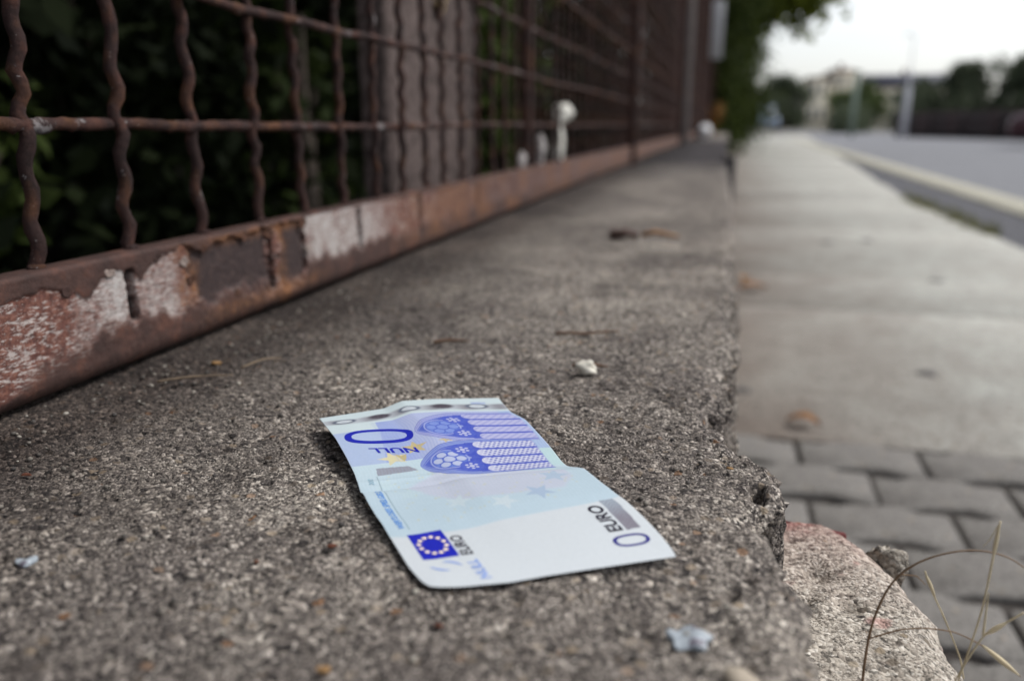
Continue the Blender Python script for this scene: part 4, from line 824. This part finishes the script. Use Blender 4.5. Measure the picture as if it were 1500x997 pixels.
# ------------------------------------------------------------------ plants behind the fence
L_shade = leafmat('shaded_leaves', (0.005, 0.008, 0.004), (0.016, 0.023, 0.008), .12)  # near-black leaf colours stand in for deep shade behind the fence
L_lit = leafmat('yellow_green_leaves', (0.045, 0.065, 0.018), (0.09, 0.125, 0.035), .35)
L_far = leafmat('far_leaves', (0.05, 0.065, 0.045), (0.115, 0.135, 0.082), .3)
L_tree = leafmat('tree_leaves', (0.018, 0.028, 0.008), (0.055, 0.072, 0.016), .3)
M_bark = plain('bark', (0.07, 0.055, 0.045), .95, .35, 25, .01)
GSH = 'shrubs behind the mesh fence'
def shrub(x, y, rx, ry, h, n, size, mat, label, seed, z0=-.15, group=GSH):
    r = np.random.default_rng(seed); root = empty('shrub', (x, y, z0), label, 'shrub', group)
    nc = 26; cen = np.stack([x + r.uniform(-1, 1, nc) * rx * .8, y + r.uniform(-1, 1, nc) * ry * .8, z0 + r.uniform(.08, .95, nc) * h], 1)
    V, F = leaves(n, cen, (rx * .5, ry * .5, h * .22), size, seed); mk('foliage', V, F, mat, root)
    for k in range(4):
        e = cen[k * 5]; mk('stem', *tube([(x + r.uniform(-.05, .05), y + r.uniform(-.05, .05), z0 - .02), ((x + e[0]) / 2, (y + e[1]) / 2, z0 + h * .4), tuple(e)], [.02, .014, .006], 6), M_bark, root)
    return root
shr = [(-1.25, .35, .45, .6, 1.5, 'dark leafy shrub close behind the fence at the left end'), (-1.5, 1.35, .55, .6, 1.9, 'dark shrub behind the chipped concrete pillar'), (-1.35, 2.6, .5, .7, 1.9, 'dark shrub behind the fence just past the pillar'), (-1.3, 4.1, .55, .8, 2.0, 'dark shrub behind the fence by the first post'), (-1.3, 5.9, .55, 1.0, 2.1, 'tall dark shrub behind the second fence post'), (-1.25, 8.0, .6, 1.1, 2.2, 'dark shrub far along the fence'), (-1.2, 10.5, .6, 1.3, 2.3, 'dark shrub near the far end of the fence'), (-2.6, 1.2, .8, 1.6, 2.6, 'big dark shrub deep behind the left part of the fence'), (-2.8, 4.5, .8, 2.0, 2.8, 'big dark shrub deep behind the middle of the fence')]
for i, (x, y, rx, ry, h, l) in enumerate(shr): shrub(x, y, rx, ry, h, 14000 if i < 4 else 9000, .065, L_shade, l, 100 + i)
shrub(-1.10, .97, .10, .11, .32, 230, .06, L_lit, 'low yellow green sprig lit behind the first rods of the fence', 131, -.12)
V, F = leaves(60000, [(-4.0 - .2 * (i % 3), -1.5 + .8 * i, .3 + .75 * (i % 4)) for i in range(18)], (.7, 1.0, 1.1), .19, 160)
tag(mk('hedge', V, F, L_shade, origin=(-4, 5, -.15)), 'tall black green hedge far behind the mesh fence', 'hedge')
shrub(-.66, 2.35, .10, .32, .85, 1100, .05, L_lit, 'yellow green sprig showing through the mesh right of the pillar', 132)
L_mid = leafmat('mid_green_leaves', (0.012, 0.02, 0.006), (0.03, 0.044, 0.01), .2)
shrub(-.95, 1.75, .12, .25, .55, 350, .05, L_mid, 'sparse green sprig low behind the mesh beside the pillar', 133)
def tree(x, y, h, cr, cz, n, size, mat, label, seed, tr=.12, z0=ZP - .04, group=None, clumps=34, squash=.75, name='tree', lean=(0, 0)):
    r = np.random.default_rng(seed); root = empty(name, (x, y, z0), label, 'tree', group)
    top = np.array([x + lean[0], y + lean[1], z0 + cz]); s = np.linspace(0, 1, 12)
    P = np.stack([x + lean[0] * s ** 1.5 + .06 * np.sin(s * 6 + seed) * tr * 4, y + lean[1] * s ** 1.5 + .05 * np.cos(s * 5) * tr * 3, z0 - .05 + (cz + .05) * s], 1)
    V, F = tube(P, tr * (1.25 - .85 * s), 10); tk = mk('trunk', V, F, M_bark, root, smooth=True)
    cen = r.normal(size=(clumps, 3)); cen /= np.linalg.norm(cen, axis=1)[:, None]; cen *= r.uniform(.3, 1, (clumps, 1)) * cr; cen[:, 2] *= squash; cen += top
    mb = MB()
    for k in range(0, clumps, 4):
        a = P[int(r.integers(5, 11))]; b = cen[k]; m_ = (a + b) / 2 + r.normal(size=3) * .1 * cr; m_[2] -= .05 * cr; mb.add(*tube([a, m_, b], [tr * .4, tr * .22, tr * .07], 6))
    mb.build('limb', M_bark, root)
    spd = np.stack([r.uniform(.22, .42, clumps) * cr] * 3, 1); spd[:, 2] *= squash
    V, F = leaves(n, cen, spd, size, seed + 1, shape='gauss'); mk('crown', V, F, mat, root)
    return root
GTn = 'trees behind the mesh fence'  # first three have unseen crowns, added to block sky light from the left
tree(-2.6, -.2, 5.5, 2.6, 4.2, 26000, .13, L_tree, 'unseen tall tree added to shade the left end of the fence', 201, .13, -.06, GTn, 46)
tree(-2.9, 4.2, 6.0, 2.7, 4.4, 26000, .13, L_tree, 'unseen tall tree added to shade the middle of the fence', 202, .14, -.06, GTn, 46)
tree(-2.6, 9.0, 6.0, 2.6, 4.3, 22000, .13, L_tree, 'unseen tall tree added for shade beyond the second fence post', 203, .14, -.06, GTn, 46)
tree(-1.1, 17.0, 6.5, 2.05, 3.55, 60000, .23, leafmat('olive_leaves', (0.055, 0.072, 0.012), (0.16, 0.19, 0.027), .45), 'leaning tree whose crown hangs over the pavement', 204, .14, -.06, GTn, 130, .8, lean=(.78, .2))
for i, (x, y, rx, ry, h, l) in enumerate(((-.55, 14.5, .85, 1.4, 2.6, 'dense bush bulging over the far end of the wall'), (-.45, 19, .95, 2.0, 2.4, 'bush spilling over the wall under the leaning tree'), (-.6, 25, 1.3, 3.0, 3.0, 'big bush at the far end of the wall'))):
    shrub(x, y, rx, ry, h, 16000, .13, L_tree, l, 150 + i, -.12, 'bushes overhanging the far wall')
# pale sign plates on far posts
M_pale = plain('pale_enamel', (0.42, 0.42, 0.44), .5, .08, 10)
M_conc = plain('grey_concrete_post', (0.17, 0.15, 0.145), .9, .2, 20, .002)
sp = tag(mk('sign_post', *tube([(-.235, 11.3, -.003), (-.235, 11.3, 2.9)], .028, 10), M_post, origin=(-.235, 11.3, 0)), 'thin dark post with two pale plates beside the far fence', 'sign')
mk('plate', *box(-.335, -.145, 11.255, 11.268, .93, 1.62, .004), M_pale, sp)
mk('plate', *box(-.335, -.145, 11.255, 11.268, 1.80, 2.35, .004), M_pale, sp)
tag(mk('concrete_post', *box(-.335, -.245, 5.36, 5.45, -.003, 2.6, .008), M_conc, origin=(-.29, 5.4, 0)), 'slim mauve grey concrete post just past the second fence post', 'post')

# grass along the edge of the pavement
V, F = leaves(900, [(1.23 + .02 * math.sin(i * 2.1), 4.3 + .11 * i, ZP + .012) for i in range(18)], (.03, .07, .015), .05, 77, aspect=.12)
tag(mk('grass_tuft', V, F, leafmat('verge_grass', (.09, .1, .03), (.2, .19, .07), .2)), 'yellowish grass growing along the edge of the pale pavement', 'grass', kind='stuff')

# ------------------------------------------------------------------ across the road
def along(p0, p1, s): return np.array(p0) * (1 - s) + np.array(p1) * s
A0, A1 = np.array((12.6, 22.9)), np.array((7.3, 41.5)); Lf = np.linalg.norm(A1 - A0); dirf = (A1 - A0) / Lf; angf = math.atan2(dirf[1], dirf[0])
bf = empty('board_fence', (*((A0 + A1) / 2), ZP - .05), 'long dark brown board fence across the road', 'fence')
M_board, t, p = newmat('dark_boards'); g_ = t.nodes.new('ShaderNodeNewGeometry'); t.links.new(ramp(t, g_.outputs['Random Per Island'], [(0, (.014, .011, .013)), (.6, (.026, .016, .017)), (1, (.06, .02, .02))]), p.inputs['Base Color']); p.inputs['Roughness'].default_value = .85
mb = MB(); q = 0
while q < Lf:
    V, F = box(q, q + .135, -.012, .012, ZP - .05, ZP + 1.0 + random.uniform(-.02, .03)); mb.add(rotz(V, angf) + [A0[0], A0[1], 0], F); q += .15
tag(mb.build('board', M_board, bf), kind='stuff')
for z_ in (.2, .75): V, F = box(0, Lf, .014, .05, ZP + z_, ZP + z_ + .08); mk('fence_rail', rotz(V, angf) + [A0[0], A0[1], 0], F, M_board, bf)
for k in range(9): V, F = box(k * 2.3, k * 2.3 + .1, .015, .11, ZP - .05, ZP + 1.06); mk('fence_post', rotz(V, angf) + [A0[0], A0[1], 0], F, M_board, bf)
GFT = 'trees beyond the board fence'
tree(19.2, 80, 5.6, 1.9, 4.0, 6000, .35, L_far, 'round topped dark tree rising above the hedge across the road', 301, .2, group=GFT, squash=.95)
tree(23.2, 78, 6, 2.6, 4.2, 7000, .35, L_far, 'tall tree at the right edge across the road', 302, .2, group=GFT)
tree(26.5, 74, 8, 3.2, 5.6, 7000, .4, L_far, 'tallest tree beyond the right edge of the road', 303, .25, group=GFT)
tree(12.0, 88, 4.6, 2.5, 2.6, 6000, .35, leafmat('bush_leaves', (.05, .075, .028), (.13, .165, .06), .25), 'bright green tree in front of the cream building', 304, .15, group=GFT)
tree(6.0, 104, 6, 2.6, 4.0, 6000, .4, L_far, 'dark tree left of the cream building', 305, .2, group=GFT)
tree(4.3, 98, 4, 1.7, 2.2, 4000, .4, L_far, 'low dark tree at the far end of the road', 306, .2, group=GFT)
tree(16.4, 84, 4, 2.3, 2.6, 6000, .35, L_far, 'low dark tree right of the pale lamp post', 307, .2, group=GFT)
V, F = leaves(26000, [(15.0 + 1.2 * i, 79 - .9 * i + (i % 3), ZP + .7 + .5 * (i % 2)) for i in range(14)], (1.6, 1.5, 1.9), .35, 311)
hed = tag(mk('hedge', V, F, L_far, origin=(20, 76, ZP)), 'long dark hedge above the board fence across the road', 'hedge')
V, F = leaves(9000, [(8.6 - .28 * i + .6, 52 - 1.2 * i + 14, ZP + .7) for i in range(10)], (.8, 1.2, .9), .2, 312)
tag(mk('hedge', V, F, L_far, origin=(7.5, 60, ZP)), 'lower dark hedge behind the far end of the board fence', 'hedge')
V, F = leaves(14000, [(2.4 + .55 * i, 112 + (i % 3), ZP + .5 + .9 * (i % 2)) for i in range(12)], (.9, 1.2, 1.3), .35, 313)
tag(mk('hedge', V, F, L_far, origin=(7, 112, ZP)), 'dark hedge closing the far end of the road below the cream building', 'hedge')
# buildings
M_cream = plain('cream_render', (0.78, 0.72, 0.6), .9, .06, .5); M_roof = plain('dark_roof', (0.05, 0.052, 0.075), .7, .15, 1.0); M_glass = plain('window_glass', (0.06, 0.07, 0.085), .15, .2, .5, spec=.6); M_trim = plain('pale_trim', (0.6, 0.57, 0.5), .8, .05, 1); M_tile = plain('brown_roof', (0.2, 0.15, 0.13), .8, .12, 2)
def building(x0, x1, y0, y1, h, label, nwx, floors, roofm, flat=False, nwy=3):
    b = empty('building', ((x0 + x1) / 2, (y0 + y1) / 2, ZP - .05), label, 'building'); mk('wall', *box(x0, x1, y0, y1, ZP - .05, h), M_cream, b)
    fh = (h - ZP) / floors
    for f in range(floors):
        z0 = ZP + fh * (f + .32); z1 = z0 + fh * .48
        for k in range(nwx):
            cx = x0 + (x1 - x0) * (k + .5) / nwx; wd = (x1 - x0) / nwx * .2
            fr = mk('window', *box(cx - wd - .08, cx + wd + .08, y0 - .05, y0 - .003, z0 - .08, z1 + .08), M_trim, b); mk('pane', *box(cx - wd, cx + wd, y0 - .065, y0 - .052, z0, z1), M_glass, fr)
        for k in range(nwy):
            cy0 = y0 + (y1 - y0) * (k + .5) / nwy; wd = .45
            fr = mk('window', *box(x0 - .05, x0 - .003, cy0 - wd - .08, cy0 + wd + .08, z0 - .08, z1 + .08), M_trim, b); mk('pane', *box(x0 - .065, x0 - .052, cy0 - wd, cy0 + wd, z0, z1), M_glass, fr)
    e = .35
    if flat: mk('roof', *box(x0 - e, x1 + e, y0 - e, y1 + e, h + .002, h + .3), roofm, b)
    else:
        rh = min(y1 - y0, x1 - x0) * .2; V = np.array([(x0 - e, y0 - e, h), (x1 + e, y0 - e, h), (x1 + e, y1 + e, h), (x0 - e, y1 + e, h), (x0 + 1.2, (y0 + y1) / 2, h + rh), (x1 - 1.2, (y0 + y1) / 2, h + rh)])
        r_ = mk('roof', V, [np.array([[0, 1, 5, 4], [2, 3, 4, 5]]), np.array([[1, 2, 5], [3, 0, 4]]), np.array([[3, 2, 1, 0]])], roofm, b); mk('chimney', *box((x0 + x1) / 2 - .3, (x0 + x1) / 2 + .3, (y0 + y1) / 2 - .3, (y0 + y1) / 2 + .3, h + rh * .6, h + rh + .7), M_tile, r_)
    return b
building(14.3, 19.0, 140, 152, 7.9, 'tall cream building with a low brown roof at the bend of the road', 3, 3, M_tile)
building(11.5, 14.2, 138, 150, 6.9, 'lower cream annex on the left of the tall cream building', 2, 2, M_tile, True)
building(19.3, 34, 143, 155, 5.6, 'long pale building under a dark slate blue roof', 7, 2, M_roof)
# lamp post and plain post by the board fence
M_galv = plain('pale_grey_paint', (0.56, 0.56, 0.6), .5, .06, 3); M_ggr = plain('grey_green_paint', (0.2, 0.25, 0.21), .6, .08, 3)
lp = tag(mk('lamp_post', *tube([(6.95, 37.6, ZP - .05), (6.95, 37.6, 1.5), (6.95, 37.6, 1.75), (6.95, 37.6, 3.45)], [.14, .12, .03, .022], 12), M_galv, origin=(6.95, 37.6, ZP)), 'pale grey lamp post in front of the board fence', 'lamp post')
mk('arm', *tube([(6.95, 37.6, 3.45), (6.93, 37.58, 3.54), (6.85, 37.55, 3.6)], [.022, .02, .02], 8), M_galv, lp); V, F = rock((6.7, 37.5, 3.6), (.16, .07, .035), 2, .05, 2); mk('lamp_head', V, F, M_galv, lp, smooth=True)
pp = tag(mk('sign_post', *tube([(5.12, 38.8, ZP - .05), (5.12, 38.8, 2.3)], .10, 10), M_ggr, origin=(5.12, 38.8, ZP)), 'grey green post left of the pale lamp post', 'post')
mk('cap', *tube([(5.12, 38.8, 2.302), (5.12, 38.8, 2.36)], [.115, .05], 10), M_ggr, pp)

# ------------------------------------------------------------------ vehicles
M_tyre = plain('tyre_rubber', (.02, .02, .022), .85, .1, 20); M_rim = plain('alloy', (.45, .45, .47), .35, .05, 5, metallic=.8); M_lamp = plain('lamp_glass', (.7, .7, .68), .15, .05, 5, spec=.6)
def vehicle(name, loc, ang, L, Wd, st, paint, label, cat, glass_from, wheels, r=.31):
    """st: stations (s along length, z low, z bonnet/belt, z roof or None, half width)"""
    root = empty(name, (*loc, ZP - .012), label, cat); base = np.array((*loc, 0))
    def put_(V): return rotz(V, ang) + [loc[0], loc[1], ZP - .012]
    S = np.array([[s, zl, zb, hw] for s, zl, zb, zr, hw in st]); n = len(S); m = 12; V = np.zeros((n, m, 3))
    for i, (s, zl, zb, hw) in enumerate(S):
        prof_ = [(-hw * .9, zl), (-hw, zl + .1), (-hw * 1.02, zl + (zb - zl) * .55), (-hw * .97, zb - .06), (-hw * .86, zb), (-hw * .4, zb + .025), (hw * .4, zb + .025), (hw * .86, zb), (hw * .97, zb - .06), (hw * 1.02, zl + (zb - zl) * .55), (hw, zl + .1), (hw * .9, zl)]
        V[i, :, 0] = s; V[i, :, 1:] = prof_
    c0, c1 = V[0].mean(0), V[-1].mean(0); VV = np.concatenate([V.reshape(-1, 3), [c0], [c1]]); j = np.arange(m); jj = (j + 1) % m
    mk('body', put_(VV), [gridf(m, n, True), np.stack([np.full(m, n * m), jj, j], 1), np.stack([np.full(m, n * m + 1), (n - 1) * m + j, (n - 1) * m + jj], 1)], paint, root, smooth=True)
    cab = [(s, zb, zr, hw) for s, zl, zb, zr, hw in st if zr is not None]
    V = []; 
    for i, (s, zb, zr, hw) in enumerate(cab):
        sh = (.35 if i == 0 else (-.25 if i == len(cab) - 1 else 0)); V.append([(s, -hw * .88, zb - .01), (s + sh, -hw * .70, zr - .06), (s + sh, -hw * .55, zr), (s + sh, hw * .55, zr), (s + sh, hw * .70, zr - .06), (s, hw * .88, zb - .01)])
    V = np.array(V, float); mk('cabin', put_(V.reshape(-1, 3)), [gridf(6, len(cab)), np.array([[0, 1, 4, 5], [1, 2, 3, 4]]), np.array([[0, 5, 4, 1], [1, 4, 3, 2]]) + (len(cab) - 1) * 6], paint, root)
    a, b = V[0], V[-1]
    def quad(name_, pts, mat, d):
        P = np.array(pts, float); nn = np.cross(P[1] - P[0], P[2] - P[0]); nn /= np.linalg.norm(nn); cc = P.mean(0); mid = V.reshape(-1, 3).mean(0); nn *= np.sign(np.dot(nn, cc - mid)); P2 = cc + (P - cc) * .86
        B = np.concatenate([P2 + nn * .004, P2 + nn * (.004 + d)]); mk(name_, put_(B), np.array([[0, 1, 2, 3], [4, 5, 6, 7], [0, 1, 5, 4], [1, 2, 6, 5], [2, 3, 7, 6], [3, 0, 4, 7]]), mat, root)
    quad('windscreen', [a[0], a[1], a[4], a[5]], M_glass, .012); quad('rear_window', [b[0], b[1], b[4], b[5]], M_glass, .012)
    for i in range(len(cab) - 1):
        quad('side_window', [V[i][0], V[i][1], V[i + 1][1], V[i + 1][0]], M_glass, .012); quad('side_window', [V[i][5], V[i][4], V[i + 1][4], V[i + 1][5]], M_glass, .012)
    for s in wheels:
        for sg in (-1, 1):
            cy_ = sg * (Wd / 2 - .08); th = np.linspace(0, 2 * np.pi, 24, endpoint=False); pr = [(r * .62, -.1), (r * .93, -.1), (r, -.06), (r, .06), (r * .93, .1), (r * .62, .1)]
            V_ = np.array([[(s + q * math.cos(a_), cy_ + w_, r + q * math.sin(a_)) for a_ in th] for q, w_ in pr]); wh = mk('wheel', put_(V_.reshape(-1, 3)), gridf(24, 6, True), M_tyre, root, smooth=True)
            D = np.array([(s, cy_ + sg * .085, r)] + [(s + r * .62 * math.cos(a_), cy_ + sg * .07, r + r * .62 * math.sin(a_)) for a_ in th]); kk = np.arange(24); mk('rim', put_(D), np.stack([np.zeros(24, int), kk + 1, (kk + 1) % 24 + 1], 1), M_rim, wh)
    for sg in (-1, 1):
        V_, F_b = box(st[0][0] - .02, st[0][0] + .16, sg * st[0][4] * .62 - .16, sg * st[0][4] * .62 + .16, st[0][2] - .19, st[0][2] - .03, .03); mk('headlight', put_(V_), F_b, M_lamp, root)
    V_, F_b = box(st[0][0] - .03, st[0][0] + .02, -.26, .26, st[0][1] + .08, st[0][1] + .19, .004); mk('number_plate', put_(V_), F_b, M_trim, root)
    return root
M_redp = plain('dark_red_paint', (.055, .010, .018), .3, .08, 3, spec=.6); M_whp = plain('blue_grey_paint', (.2, .26, .36), .35, .05, 3, spec=.5)
hatch = [(0.0, .30, .62, None, .70), (.12, .24, .72, None, .80), (.9, .2, .86, None, .85), (1.15, .2, .9, 1.38, .86), (2.2, .2, .93, 1.45, .86), (3.3, .2, .95, 1.42, .85), (3.75, .24, .95, 1.2, .83), (3.9, .32, .8, None, .78)]
vehicle('parked_car', (6.62, 22.6), rad(-28), 3.9, 1.72, hatch, M_redp, 'dark red car whose bonnet shows at the right edge of the road', 'car', 2, (.75, 3.2))
van = [(0.0, .35, .9, None, .82), (.1, .28, 1.02, None, .92), (.7, .25, 1.15, 1.9, .95), (2.0, .25, 1.15, 2.1, .96), (4.4, .25, 1.15, 2.1, .95), (4.6, .3, 1.1, 2.0, .93), (4.68, .4, .9, None, .9)]
vehicle('parked_van', (3.15, 74), rad(92), 4.7, 1.9, van, M_whp, 'small blue grey van far away at the end of the pavement', 'van', 2, (.9, 3.7), .33)
